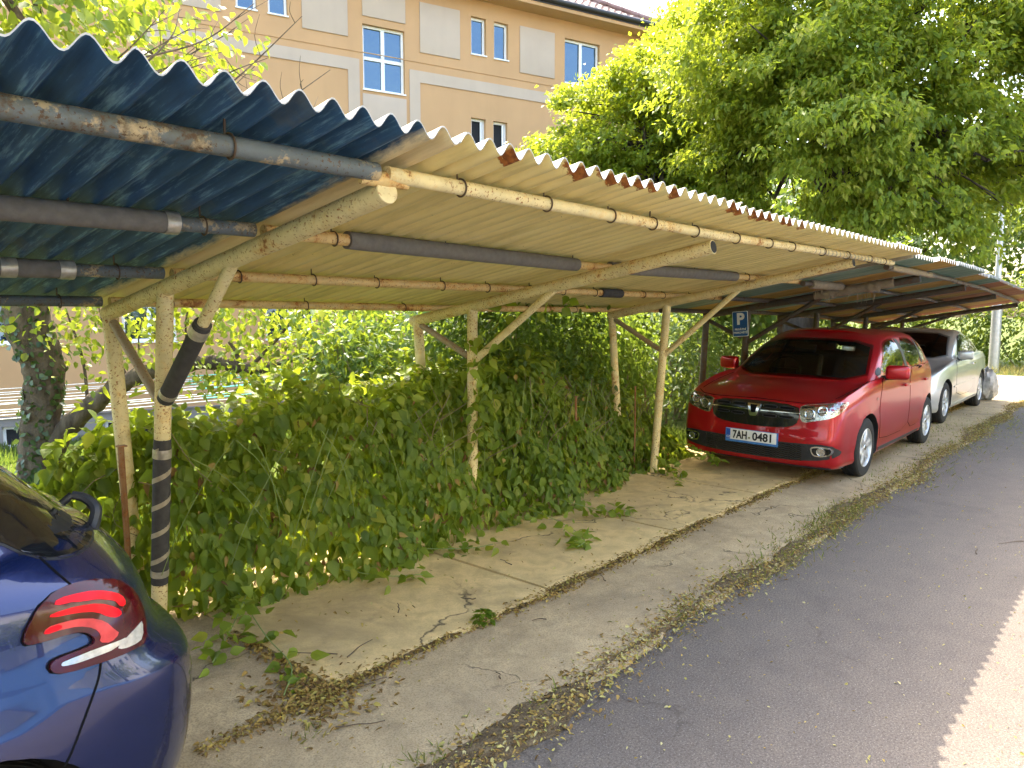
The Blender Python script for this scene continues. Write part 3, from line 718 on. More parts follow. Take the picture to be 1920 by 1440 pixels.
# hanging torn threads
m = MB()
for k in range(26):
    px = random.uniform(0.25, 2.6); L = random.uniform(0.05, 0.16); m.tube([(px, 1.05, 1.96), (px + random.uniform(-.02, .02), 1.05, 1.96 - L / 2), (px + random.uniform(-.03, .03), 1.05, 1.96 - L)], 0.003, 4)
o = m.build("torn_threads", M_foam3, fc); o["kind"] = "stuff"
# ------------------------------------------------------------------ plants
def bark(name, c1, c2, sc=9):
    t = NT(name)
    a = t.noise(1.0, 8, 0.65, co=t.co((sc, sc, sc * 0.25))); b = t.noise(sc * 4, 6)
    c = t.ramp(a, [(0.3, tuple(k * 0.4 for k in c1)), (0.5, c1), (0.72, c2)])
    t.set(col=c, rough=0.9, spec=0.2); t.bump(t.math('ADD', a, t.math('MULTIPLY', b, 0.4)), 0.8, 0.03); return t.m
M_bark = bark("grey_brown_bark", (0.105, 0.08, 0.055), (0.185, 0.145, 0.10)); M_bark_d = bark("dark_linden_bark", (0.075, 0.06, 0.05), (0.14, 0.115, 0.095))
M_stem = plain("vine_stem", (0.20, 0.16, 0.075), 0.8); M_stemg = plain("green_vine_stem", (0.20, 0.26, 0.07), 0.6)
M_leaf_vine = leaf_mat("vine_leaf", [(0.060, 0.115, 0.014), (0.125, 0.200, 0.024), (0.215, 0.290, 0.040), (0.36, 0.36, 0.06)], 0.50, (0.46, 0.54, 0.02), 0.45, 0.30)
M_leaf_bush = leaf_mat("bush_leaf", [(0.035, 0.085, 0.020), (0.070, 0.135, 0.030), (0.12, 0.175, 0.035)], 0.42, (0.38, 0.50, 0.04))
M_leaf_back = leaf_mat("backlit_tree_leaf", [(0.075, 0.145, 0.020), (0.13, 0.20, 0.025), (0.22, 0.26, 0.03), (0.30, 0.27, 0.03)], 0.44, (0.40, 0.47, 0.03))
M_leaf_lin = leaf_mat("linden_leaf", [(0.065, 0.120, 0.020), (0.13, 0.195, 0.026), (0.25, 0.29, 0.038), (0.40, 0.39, 0.085)], 0.55, (0.50, 0.58, 0.03), 0.5, 0.3)
M_leaf_lin2 = leaf_mat("bright_linden_leaf", [(0.060, 0.120, 0.018), (0.11, 0.18, 0.022), (0.20, 0.25, 0.03), (0.28, 0.28, 0.04)], 0.55, (0.60, 0.68, 0.03))
M_leaf_far = leaf_mat("far_hedge_leaf", [(0.040, 0.085, 0.022), (0.075, 0.13, 0.028), (0.14, 0.18, 0.04)], 0.42, (0.40, 0.48, 0.05))
M_leaf_ivy = leaf_mat("ivy_leaf", [(0.022, 0.05, 0.018), (0.04, 0.08, 0.022), (0.075, 0.115, 0.03)], 0.2, (0.2, 0.3, 0.05), 0.35, 0.5)
def vnoise(x, z, seed=0.0):
    return (np.sin(x * 2.3 + seed) + np.sin(x * 5.1 + z * 3.7 + seed * 2) * 0.6 + np.sin(z * 7.9 - x * 3.1 + seed) * 0.45 + np.sin(x * 13.0 + z * 9 + seed) * 0.25) / 2.3
# ---- vine-covered fence behind the bays
H_X = [1.15, 1.5, 1.9, 2.6, 3.3, 3.75, 4.05, 4.3, 4.8, 5.6, 6.4, 6.9, 7.4, 7.8]
H_Z = [0.70, 0.92, 1.08, 1.10, 1.13, 1.16, 1.14, 1.20, 1.22, 1.15, 0.98, 0.86, 0.55, 0.28]
hedge_h = lambda x: np.interp(x, H_X, H_Z)
def hedge_front(x, z):
    """front face Y of the vines at height z: leans back towards the top and spills forward at the ground"""
    h = hedge_h(x); k = np.clip(z / h, 0, 1)
    foot = np.interp(x, [1.2, 1.55, 1.75, 2.2, 3.0, 4.2, 4.6, 5.5, 6.5, 7.2], [4.3, 4.18, 3.80, 3.70, 3.72, 3.66, 3.60, 3.76, 3.90, 3.98])
    return foot + np.interp(x, [1.2, 3.2, 3.9, 7], [0.36, 0.40, 0.62, 0.60]) * k ** np.interp(x, [3, 4], [2.0, 1.25]) + 0.13 * vnoise(x * 1.3, z * 1.2, 1.7)
def hedge_leaves(n, x0, x1, deep, L0, L1, kind, zlo=0.02):
    x = rng.uniform(x0, x1, n); h = hedge_h(x) * (1 + 0.10 * vnoise(x * 2.2, x * 0, 0.4)); z = zlo + (h - zlo) * rng.beta(1.15, 1.0, n)
    y = hedge_front(x, z) + rng.exponential(deep, n) - 0.02
    # ragged holes low down where the light from behind comes through
    hole = vnoise(x * 1.7 + 3, z * 2.3, 5.0) - 0.55 * (z / h) + rng.normal(0, 0.16, n)
    keep = (hole < np.where(x < 3.3, 0.75, 0.42)) & (y < 4.7)
    x, y, z = x[keep], y[keep], z[keep]; n = len(x)
    D = np.stack([rng.normal(0, 0.45, n), rng.normal(-0.30, 0.25, n), rng.normal(-0.85, 0.35, n)], 1)
    N = np.stack([rng.normal(0, 0.45, n), rng.normal(-0.85, 0.3, n), rng.normal(0.55, 0.35, n)], 1)
    L = rng.uniform(L0, L1, n) * (0.8 + 0.4 * rng.random(n))
    V, nn_, k, F = leaves_arrays(np.stack([x, y, z], 1), D, N, L, 0.62, kind, 0.30, 0.18)
    return (V, nn_, k, F, np.clip(rng.normal(0.42, 0.22, nn_) + 0.22 * vnoise(x * 1.9, z * 2.6, 9.0), 0, 1))
def hedge_top(n, x0, x1):
    x = rng.uniform(x0, x1, n); h = hedge_h(x) * (1 + 0.10 * vnoise(x * 2.2, x * 0, 0.4)); u = rng.random(n)
    y = hedge_front(x, h * 0.97) + u * (4.72 - hedge_front(x, h * 0.97)); z = h * (0.99 - 0.10 * (u - 0.35) ** 2) + 0.06 * vnoise(x * 4, y * 5, 2.0) + np.abs(rng.normal(0.0, 0.085, n)) * (rng.random(n) < .5)
    keep = x > 0; x, y, z = x[keep], y[keep], z[keep]; n = len(x)
    D = np.stack([rng.normal(0, 0.6, n), rng.normal(-0.3, 0.6, n), rng.normal(-0.25, 0.4, n)], 1)
    N = np.stack([rng.normal(0, 0.4, n), rng.normal(-0.2, 0.4, n), rng.normal(1, 0.3, n)], 1)
    V, nn_, k, F = leaves_arrays(np.stack([x, y, z], 1), D, N, rng.uniform(0.06, 0.115, n), 0.6, 'full', 0.3, 0.2)
    return (V, nn_, k, F, np.clip(rng.normal(0.55, 0.22, nn_), 0, 1))
vine = thing("vine_hedge", "tangle of broad-leaved climbing vines covering the low fence behind the empty bays", "hedge", (3.8, 4.2, 0))
sets = [hedge_leaves(9200, 1.2, 7.6, 0.08, 0.042, 0.118, 'full'), hedge_leaves(4500, 1.2, 7.6, 0.28, 0.06, 0.11, 'mid'), hedge_top(2100, 1.3, 7.4)]
# a few runners: on the slab and up the posts
def runner(path, n, L0, L1, spread=0.05, up=0.6):
    P = np.array(crom(path, 12)); idx = rng.integers(0, len(P), n); p = P[idx] + rng.normal(0, spread, (n, 3)) * np.array([1, 1, 0.5])
    p[:, 2] = np.maximum(p[:, 2], 0.02)
    D = np.stack([rng.normal(0, 0.7, n), rng.normal(-0.2, 0.7, n), rng.normal(-0.1 if up > 0.3 else -0.7, 0.25, n)], 1)
    N = np.stack([rng.normal(0, 0.4, n), rng.normal(-0.5, 0.4, n), rng.normal(up, 0.3, n)], 1)
    V, nn_, k, F = leaves_arrays(p, D, N, rng.uniform(L0, L1, n), 0.62, 'full', 0.3, 0.15)
    return (V, nn_, k, F, np.clip(rng.normal(0.45, 0.2, nn_), 0, 1))
runs = [([(1.95, 3.75, 0.15), (1.85, 3.3, 0.08), (1.78, 2.95, 0.06), (1.62, 2.75, 0.05)], 42), ([(2.0, 3.7, 0.2), (1.75, 3.45, 0.1), (1.55, 3.25, 0.06)], 30),
        ([(2.6, 3.7, 0.12), (2.75, 3.45, 0.10), (2.95, 3.35, 0.08)], 26), ([(4.25, 3.6, 0.2), (4.35, 3.3, 0.09), (4.2, 3.02, 0.075), (4.02, 2.95, 0.08)], 46), ([(4.6, 3.55, 0.2), (4.85, 3.3, 0.1), (5.05, 3.2, 0.08)], 40),
        ([(7.0, 3.9, 0.3), (7.05, 3.55, 0.22), (7.0, 3.3, 0.18)], 40), ([(6.8, 3.8, 0.1), (6.5, 3.5, 0.09), (6.2, 3.4, 0.07)], 30), ([(3.2, 3.72, 0.1), (3.5, 3.5, 0.08), (3.7, 3.45, 0.07)], 24)]
for pth, n in runs: sets.append(runner(pth, n, 0.055, 0.10))
for (a, b, n) in (((4.03, 3.93, 0.7), (4.03, 3.93, 1.52), 90), ((4.02, 3.9, 1.2), (4.1, 3.7, 1.72), 26), ((4.1, 3.5, 1.72), (4.2, 3.2, 1.80), 10), ((3.98, 4.45, 0.9), (4.0, 4.5, 1.25), 40), ((6.6, 3.86, 0.0), (6.6, 3.86, 0.25), 20), ((1.25, 4.1, 0.2), (1.4, 4.2, 0.75), 60)):
    sets.append(runner([a, ((a[0] + b[0]) / 2 + 0.03, (a[1] + b[1]) / 2 - 0.03, (a[2] + b[2]) / 2), b], n, 0.07, 0.12, 0.07, 0.2))
link_mesh("foliage", leaf_mesh("foliage", sets), M_leaf_vine, vine)
m = MB()
for k in range(120):
    x = random.uniform(1.4, 7.2); h = float(hedge_h(x)) * random.uniform(0.5, 1.0); y = float(hedge_front(x, h * 0.5)) + random.uniform(0.0, 0.35)
    m.tube(crom([(x, y + 0.1, 0), (x + random.uniform(-.15, .15), y + 0.08, h * 0.4), (x + random.uniform(-.3, .3), y + 0.12, h * 0.75), (x + random.uniform(-.4, .4), y + random.uniform(-0.1, 0.2), h)], 4), random.uniform(0.002, 0.005), 5)
o = m.build("stems", M_stem, vine); o["kind"] = "stuff"
m = MB()
for pth, n in runs: m.tube(crom(pth, 6), 0.003, 5)
for k in range(26):
    x = random.uniform(1.6, 6.8); h = float(hedge_h(x)); y = float(hedge_front(x, h * 0.6)) - 0.03; dx = random.uniform(-.5, .5)
    m.tube(crom([(x, y, h * 0.9), (x + dx * 0.4, y - 0.06, h * 0.75), (x + dx * 0.8, y - 0.07, h * 0.5), (x + dx, y - 0.05, h * 0.3)], 6), 0.0022, 5)
o = m.build("runners", M_stemg, vine); o["kind"] = "stuff"
# dead leaves hanging in the vines
n = 420; x = rng.uniform(1.6, 7.2, n); h = hedge_h(x); z = h * rng.uniform(.05, .98, n); y = hedge_front(x, z) + rng.normal(.02, .05, n)
M_dead = leaf_mat("dead_vine_leaf", [(0.12, 0.06, 0.025), (0.24, 0.15, 0.05), (0.36, 0.27, 0.09)], 0.25, (0.5, 0.35, 0.1), 0.8, 0.1)
V, nn_, k, F = leaves_arrays(np.stack([x, y, z], 1), np.stack([rng.normal(0, .5, n), rng.normal(-.2, .3, n), rng.normal(-.8, .4, n)], 1), rng.normal(0, 1, (n, 3)) + np.array([0, -.8, .3]), rng.uniform(.03, .08, n), .5, 'full', .5, .5)
o = link_mesh("dead_leaves", leaf_mesh("dead_leaves", [(V, nn_, k, F, rng.random(nn_))]), M_dead, vine); o["kind"] = "stuff"
# rusty fence rods standing in the vines
M_rod = rusty("rusty_rod", (0.30, 0.16, 0.07), 0.9)
def rod(x, y, z0, z1, r, label, mat=None):
    m = MB(); m.tube([(x, y, z0), (x + 0.004, y, (z0 + z1) / 2), (x - 0.004, y, z1)], r, 8)
    m.box((x, y, z1 + 0.004), (r * 2.6, r * 2.6, 0.008))
    return tag(m.build("fence_post", mat or M_rod, loc=(x, y, max(z0, 0))), label, "fence post", "rusty fence posts in the vines")
rod(5.38, 3.98, -0.05, 0.93, 0.011, "rusty orange rod rising from the vines between the second and third carport posts")
rod(1.53, 4.15, -0.05, 0.98, 0.017, "thin rusty rod beside the nearest rear post of the cream carport")
rod(6.5, 4.05, -0.05, 0.93, 0.008, "rusty rod among vines just left of the third front carport post")

# ---- tree building
def blob_leaves(centers, per, sig, L0, L1, droop, kind, aspect, outc, varm=0.45, vars_=0.22, flat=0.75, fold=0.3, curl=0.2, tight=None):
    n = len(centers) * per
    c = np.repeat(centers, per, 0); s = sig if np.isscalar(sig) else np.repeat(sig, per)[:, None]
    off = rng.standard_normal((n, 3)) * s * np.array([1, 1, flat])
    P = c + off
    out = _unit(P - outc) if outc is not None else rdir(n)
    D = out * 0.5 + rng.standard_normal((n, 3)) * 0.5 + np.array([0, 0, -droop]); N = out * 0.35 + rng.standard_normal((n, 3)) * 0.5 + np.array([0, 0, 0.8])
    V, nn_, k, F = leaves_arrays(P, D, N, rng.uniform(L0, L1, n), aspect, kind, fold, curl)
    cv = np.repeat(rng.normal(0, 0.10, len(centers)), per)
    return (V, nn_, k, F, np.clip(rng.normal(varm, vars_, nn_) + cv, 0, 1))
def lobe_points(lobes, n, shell=0.55):
    """cluster centres through a set of ellipsoid lobes (x, y, z, rx, ry, rz), denser near their skins"""
    lb = np.array(lobes, float); vol = (lb[:, 3] * lb[:, 4] * lb[:, 5]) ** (0.75); pick = rng.choice(len(lb), n, p=vol / vol.sum())
    r = shell + (1 - shell) * rng.random(n) ** 0.6; r *= 1 + rng.normal(0, 0.08, n)
    return lb[pick, :3] + rdir(n) * r[:, None] * lb[pick, 3:6], pick
def limb(mb, a, b, r0, r1, sag=0.12, n=7):
    a, b = Vector(a), Vector(b); L = (b - a).length
    mid = a.lerp(b, 0.5) + Vector((random.uniform(-1, 1), random.uniform(-1, 1), random.uniform(-0.3, 1))) * L * sag
    P = crom([a, mid, b], n); k = len(P)
    mb.tube(P, [r0 + (r1 - r0) * i / (k - 1) for i in range(k)], 8); return [Vector(p) for p in P]

# ---- ivy-clad tree behind the blue car
ivt = thing("tree", "old tree with ivy on its trunk and one long low limb, left behind the carport", "tree", (2.24, 8.05, -0.05))
m = MB(); tp = crom([(2.19, 8.08, -0.12), (2.22, 8.06, 0.25), (2.25, 8.03, 0.7), (2.29, 8.0, 1.15), (2.20, 8.06, 1.6), (2.19, 8.05, 2.1), (2.3, 7.9, 2.9), (2.35, 7.8, 3.6)], 8)
tr_ = np.interp(np.linspace(0, 1, len(tp)), [0, 0.1, 0.3, 0.42, 0.55, 1], [0.24, 0.185, 0.165, 0.175, 0.20, 0.12])
m.tube(tp, [r * (1 + 0.05 * math.sin(i * 1.9)) for i, r in enumerate(tr_)], 18)
lp = crom([(2.25, 8.0, 0.18), (2.37, 7.88, 0.52), (2.60, 7.62, 0.84), (2.85, 7.35, 1.07), (3.12, 7.04, 1.19), (3.36, 6.77, 1.22), (3.56, 6.54, 1.165), (3.72, 6.36, 1.17)], 8)
m.tube(lp, [0.105 - 0.055 * i / (len(lp) - 1) + 0.008 * math.sin(i * 1.3) + 0.006 * math.sin(i * 2.9) for i in range(len(lp))], 14)
tw = []
for (a, b, r) in (((3.70, 6.38, 1.17), (3.95, 6.1, 1.27), .035), ((3.58, 6.5, 1.17), (3.78, 6.3, 0.78), .022), ((3.60, 6.48, 1.2), (3.95, 6.2, 1.72), .02), ((3.5, 6.55, 1.2), (3.43, 6.6, 1.42), .028), ((3.95, 6.1, 1.27), (4.5, 5.7, 1.35), .022), ((3.95, 6.1, 1.27), (4.35, 5.9, 1.0), .015),
                  ((2.55, 7.68, 0.8), (2.42, 7.7, 1.7), .018), ((2.82, 7.4, 1.07), (2.62, 7.5, 1.8), .013), ((3.05, 7.1, 1.2), (3.05, 7.05, 1.9), .012), ((3.2, 6.95, 1.25), (3.28, 6.85, 1.95), .012), ((3.25, 6.9, 1.25), (3.4, 6.8, 2.0), .010), ((2.9, 7.3, 1.12), (2.95, 7.2, 1.75), .010)):
    limb(m, a, b, r, r * 0.45, 0.08); tw.append(b)
crown = [(1.0, 8.3, 4.6, 1.5, 1.5, 1.2), (2.2, 7.6, 4.7, 1.3, 1.3, 1.0), (0.2, 7.4, 4.5, 1.3, 1.3, 1.0), (3.1, 7.2, 4.1, 0.9, 0.9, 0.7), (1.6, 6.7, 4.3, 1.0, 1.0, 0.8)]
for c in crown: limb(m, (2.33, 7.82, 3.4), c[:3], 0.07, 0.02)
# bare upper twigs against the house
for k in range(30):
    a = Vector((random.uniform(2.4, 3.7), random.uniform(6.5, 7.3), random.uniform(3.1, 3.7))); b = a + Vector((random.uniform(0.3, 1.1), random.uniform(-0.7, 0.2), random.uniform(0.0, 0.8)))
    P = limb(m, a, b, 0.010, 0.003, 0.12)
    for j in range(3):
        q = P[random.randint(4, len(P) - 2)]; limb(m, q, q + Vector((random.uniform(-.2, .3), random.uniform(-.3, .1), random.uniform(-.05, .3))), 0.004, 0.0015, 0.1, 3)
m.build("trunk", M_bark, ivt)
cp_, pk = lobe_points(crown, 300, 0.45); oc = np.array([1.6, 8.0, 3.8])
keep = (cp_[:, 2] > 2.9); cp_ = cp_[keep]
tcl, _ = lobe_points([(3.0, 6.9, 3.45, 0.75, 0.7, 0.45), (2.0, 6.6, 3.3, 0.7, 0.7, 0.4), (3.7, 6.4, 3.35, 0.5, 0.5, 0.35)], 85, 0.2)
wcl = []
for b in tw[:6]:
    for k in range(16): wcl.append(np.array(b) + rng.normal(0, 0.22, 3))
for b in tw[6:]:
    for k in range(10): wcl.append(np.array(b) + np.array([0, 0, -0.25]) + rng.normal(0, 1, 3) * np.array([0.13, 0.13, 0.28]))
for k in range(150): wcl.append(np.array([rng.uniform(3.2, 5.0), rng.uniform(5.4, 6.8), rng.uniform(0.95, 2.0)]))
for k in range(60): wcl.append(np.array([rng.uniform(1.8, 3.1), rng.uniform(7.0, 8.2), rng.uniform(1.55, 2.4)]))
wcl = np.array(wcl)
sets = [blob_leaves(cp_, 22, 0.20, 0.07, 0.125, 0.7, 'mid', 0.8, oc, 0.45), blob_leaves(tcl, 12, 0.13, 0.05, 0.085, 0.4, 'mid', 0.75, oc, 0.62), blob_leaves(wcl, 11, 0.11, 0.05, 0.085, 0.5, 'mid', 0.75, None, 0.5)]
link_mesh("crown", leaf_mesh("crown", sets), M_leaf_back, ivt)
# ivy hugging the trunk
n = 430; i_ = rng.integers(2, len(tp) - 14, n); base = np.array(tp)[i_]; an = rng.normal(R(250), 1.0, n); dr = np.stack([np.cos(an), np.sin(an), np.zeros(n)], 1)
P = base + dr * (np.array(tr_)[i_] * rng.uniform(0.98, 1.14, n))[:, None] + np.stack([np.zeros(n), np.zeros(n), rng.normal(0, 0.05, n)], 1)
V, nn_, k, F = leaves_arrays(P, np.stack([rng.normal(0, .5, n), rng.normal(0, .5, n), rng.normal(-0.8, .3, n)], 1), dr + rng.normal(0, .3, (n, 3)), rng.uniform(0.035, 0.075, n), 0.9, 'mid', 0.2, 0.1)
link_mesh("ivy", leaf_mesh("ivy", [(V, nn_, k, F, rng.random(nn_))]), M_leaf_ivy, ivt)

# ---- dense bush behind the middle of the row
def bush(name, label, lobes, n, per, sig, L0, L1, mat, droop=0.6, kind='mid', aspect=0.55, cat="bush", stems=14, group=None, shell=0.35, zmin=0.05, var=0.45):
    lb = np.array(lobes); c0 = lb[:, :3].mean(0)
    t = thing(name, label, cat, (c0[0], c0[1], 0), group=group)
    c, pk = lobe_points(lobes, n, shell); c = c[c[:, 2] > zmin]
    link_mesh("foliage", leaf_mesh("foliage", [blob_leaves(c, per, sig, L0, L1, droop, kind, aspect, c0 - np.array([0, 0, 0.5]), var)]), mat, t)
    m = MB()
    for k in range(stems):
        l = lobes[k % len(lobes)]; gx = l[0] + random.uniform(-.4, .4) * l[3]; gy = l[1] + random.uniform(-.4, .4) * l[4]
        limb(m, (gx, gy, ground_z(gx, gy) - 0.02), (l[0] + random.uniform(-.7, .7) * l[3], l[1] + random.uniform(-.7, .7) * l[4], l[2] + random.uniform(0, .8) * l[5]), 0.02, 0.005)
    m.build("trunk", M_stem, t); return t
bush("bush", "tall dark green bush overgrown with creepers between the second and third carport posts",
     [(4.75, 4.85, 1.25, 0.6, 0.35, 0.65), (5.5, 4.9, 1.25, 0.8, 0.4, 0.75), (6.3, 4.95, 1.2, 0.8, 0.4, 0.8), (7.1, 5.0, 1.1, 0.8, 0.45, 0.85), (7.9, 5.2, 1.0, 0.7, 0.45, 0.85), (5.0, 4.6, .8, .6, .3, .6), (6.0, 4.6, .8, .7, .3, .6), (5.1, 4.95, 1.6, .7, .3, .3), (6.2, 5.0, 1.6, .8, .3, .3)], 1500, 15, 0.12, 0.05, 0.09, M_leaf_bush, 0.8, 'mid', 0.5, stems=40)
bush("bush", "loose bush with dark feathery leaves behind the vine hedge, left of the second rear post",
     [(4.6, 6.1, 1.5, 0.6, 0.5, 0.7), (5.2, 6.3, 1.2, 0.6, 0.6, 0.9), (4.3, 5.7, 0.9, 0.5, 0.5, 0.6), (4.0, 5.5, 1.3, .4, .4, .45)], 360, 16, 0.16, 0.05, 0.10, M_leaf_bush, 0.5, 'mid', 0.42, stems=12)
bush("bush", "leafy green bush behind the parking sign and the red car",
     [(9.2, 5.5, 0.9, 0.9, 0.6, 0.9), (10.4, 5.9, 1.0, 0.9, 0.6, 1.0), (11.6, 6.2, 1.0, 0.9, 0.6, 1.1)], 330, 16, 0.16, 0.06, 0.10, M_leaf_far, 0.6, 'mid', 0.55, stems=16)

# ---- lindens
def linden(label, base, trunk_path, trunk_r, lobes, n, per, sig, L0, L1, mat, oc, droop, aspect, var, group="linden trees beyond the carports"):
    t = thing("linden_tree", label, "tree", base, group=group)
    m = MB(); tp_ = crom(trunk_path, 6); m.tube(tp_, [trunk_r * (1 - 0.55 * i / (len(tp_) - 1)) for i in range(len(tp_))], 16)
    top = trunk_path[-1]; low = trunk_path[-2]
    for l in lobes:
        P = limb(m, low if random.random() < 0.4 else top, l[:3], trunk_r * 0.32, 0.03, 0.08)
        for k in range(3):
            q = P[random.randint(4, len(P) - 1)]; e = np.array(l[:3]) + rdir(1)[0] * np.array(l[3:6]) * 0.85; limb(m, q, e, 0.03, 0.008)
    m.build("trunk", M_bark_d, t)
    # leaf pads: flattish sprays standing off the lobes with shaded hollows between them
    pads, pk = lobe_points(lobes, n // 13, 0.55); k_ = 13
    pr = rng.uniform(0.26, 0.52, len(pads)); off = rng.standard_normal((len(pads), k_, 3)) * pr[:, None, None] * np.array([0.62, 0.62, 0.26])
    rr_xy = np.hypot(off[..., 0], off[..., 1]); off[..., 2] -= 0.55 * rr_xy ** 2
    c = (pads[:, None, :] + off).reshape(-1, 3)
    sg = sig * rng.uniform(0.6, 1.4, len(c))
    link_mesh("crown", leaf_mesh("crown", [blob_leaves(c, per, sg, L0, L1, droop, 'simple', aspect, np.array(oc), var, 0.22, 0.6)]), mat, t); return t
LA = [(11.9, 5.5, 6.2, 1.4, 1.4, 1.2), (12.0, 4.6, 5.4, 1.3, 1.2, 1.0), (12.8, 3.6, 5.8, 1.5, 1.4, 1.2), (13.7, 2.7, 5.6, 1.5, 1.4, 1.2), (12.0, 3.9, 4.4, 1.1, 1.0, 0.9), (12.7, 3.1, 4.15, 1.2, 1.1, 0.9), (13.4, 2.2, 4.0, 1.0, 1.0, 0.9),
      (12.7, 5.3, 4.8, 1.1, 1.1, 0.9), (12.6, 3.2, 3.45, 0.9, 0.8, 0.6), (13.3, 2.4, 3.35, 0.7, 0.7, 0.5), (12.3, 5.7, 5.4, 1.0, 1.0, 0.9), (13.3, 4.6, 7.5, 1.9, 1.8, 1.3), (14.7, 3.0, 7.6, 1.9, 1.8, 1.3), (13.0, 6.3, 4.3, 0.9, 0.9, 0.8), (13.7, 5.6, 3.8, 0.9, 0.8, 0.6),
      (15.0, 5.0, 5.5, 1.8, 1.6, 1.5), (15.8, 3.5, 4.8, 1.6, 1.5, 1.2), (15.0, 6.5, 6.8, 1.8, 1.6, 1.5), (12.5, 4.5, 8.3, 1.8, 1.8, 1.0), (14.6, 1.6, 4.6, 1.0, 1.0, 0.9), (13.2, 3.8, 3.9, 1.0, 0.9, 0.6), (14.6, 3.4, 3.5, 1.0, 0.9, 0.5), (14.2, 0.9, 6.2, 1.4, 1.2, 1.1), (14.6, 1.0, 5.0, 1.1, 1.1, 0.9), (15.2, 1.6, 6.8, 1.5, 1.4, 1.3), (14.4, 0.4, 7.4, 1.5, 1.5, 1.2), (15.4, 0.9, 4.2, 1.0, 0.9, 0.7)]
linden("huge linden with drooping pale bracts whose crown overhangs the far end of the carports", (14.05, 5.25, 0), [(14.05, 5.25, -0.1), (14.07, 5.2, 0.9), (14.05, 5.1, 2.0), (14.13, 4.6, 3.6), (13.9, 4.5, 5.6)], 0.36, LA, 6200, 30, 0.105, 0.085, 0.145, M_leaf_lin, (14.0, 4.6, 4.4), 0.62, 0.46, 0.45)
LB = [(12.35, 8.8, 5.55, 0.75, 0.8, 0.7), (13.0, 8.1, 6.3, 0.75, 0.8, 0.75), (12.2, 8.95, 4.95, 0.75, 0.8, 0.6), (13.3, 8.3, 5.5, 1.2, 1.2, 1.1), (13.9, 7.6, 6.8, 0.9, 0.9, 0.9), (14.0, 7.6, 5.2, 1.2, 1.2, 1.1), (14.6, 7.5, 7.9, 0.8, 0.8, 0.8), (12.6, 8.4, 4.7, 0.85, 0.85, 0.7), (13.4, 8.0, 4.2, 1.0, 1.0, 0.8), (14.6, 7.4, 4.2, 1.2, 1.0, 1.0), (15, 8.5, 6.5, 1.5, 1.4, 1.4), (11.6, 8.9, 4.75, 0.55, 0.6, 0.4), (12.9, 7.4, 3.7, 0.9, 0.8, 0.6), (15.0, 6.8, 8.8, 1.0, 1.0, 0.9)]
linden("sunlit yellow-green linden standing before the right end of the orange house", (14.3, 8.4, 0), [(14.3, 8.4, -0.1), (14.25, 8.4, 1.5), (14.2, 8.3, 3.2), (14.1, 8.2, 5.2)], 0.26, LB, 2500, 30, 0.10, 0.07, 0.115, M_leaf_lin2, (14.0, 8.4, 4.6), 0.5, 0.62, 0.55)
# ---- greenery closing the view on the right
bush("clipped_hedge", "tall ivy-green hedge across the far side street behind the lamp post",
     [(27.0, 13.0 - 1.6 * k, 1.2, 0.9, 1.2, 1.9 + .25 * math.sin(k * 2.1)) for k in range(15)], 1700, 16, 0.24, 0.10, 0.18, M_leaf_far, 0.7, 'simple', 0.75, cat="hedge", stems=14, shell=0.6)
bush("bush", "row of light green bushes beyond the carport end, under the lindens",
     [(17.0, 9.0, 1.0, 1.4, 1.0, 1.2), (19.5, 9.5, 1.2, 1.5, 1.2, 1.5), (14.5, 8.6, 0.9, 1.2, 0.8, 1.1), (12.5, 8.2, 0.9, 1.2, 0.8, 1.0), (22, 10, 1.4, 1.6, 1.3, 1.6), (10.8, 7.8, 0.8, 1.0, 0.8, 1.0)], 420, 18, 0.24, 0.08, 0.14, M_leaf_far, 0.6, 'simple', 0.7, stems=12, var=0.55)
def back_tree(label, base, lobes, n, mat, L0=0.16, L1=0.28, group="trees behind the far hedge"):
    t = thing("tree", label, "tree", base, group=group); m = MB()
    m.tube(crom([(base[0], base[1], -0.1), (base[0] + .1, base[1], 2.0), (base[0], base[1] + .1, 4.0)], 5), 0.2, 10)
    for l in lobes: limb(m, (base[0], base[1] + .1, 3.8), l[:3], 0.1, 0.02)
    m.build("trunk", M_bark_d, t); c, _ = lobe_points(lobes, n, 0.6)
    link_mesh("crown", leaf_mesh("crown", [blob_leaves(c, 18, 0.34, L0, L1, 0.5, 'simple', 0.7, np.array([base[0], base[1], 4.0]), 0.5)]), mat, t)
back_tree("bright tree behind the far hedge just right of the lamp post", (31, 1.5, 0), [(30, 2.5, 4.2, 1.8, 2.0, 1.6), (31, 0.0, 5.2, 2.0, 2.0, 1.8), (30, -2.0, 4.0, 1.8, 1.8, 1.5), (32, 1, 7.0, 2.0, 2.0, 1.6)], 620, M_leaf_far)
back_tree("dark tree behind the far hedge just left of the lamp post", (31, 7.0, 0), [(30, 6.5, 4.2, 2.0, 2.2, 1.8), (31, 9.5, 4.6, 2.0, 2.2, 1.8), (32, 8.0, 7.0, 2.4, 2.4, 2.0), (32, 5.0, 6.0, 2.0, 2.0, 1.8)], 700, M_leaf_far)
back_tree("broad tree behind the lindens, closing the gap beside the house", (22, 14, 0), [(21, 13, 4.5, 2.2, 2.2, 2.0), (22, 11.5, 6.0, 2.2, 2.2, 2.0), (23, 15, 6.5, 2.4, 2.4, 2.2), (24, 12, 3.5, 2.0, 2.0, 2.0), (19.5, 12.0, 3.8, 1.8, 1.6, 1.6)], 700, M_leaf_far)

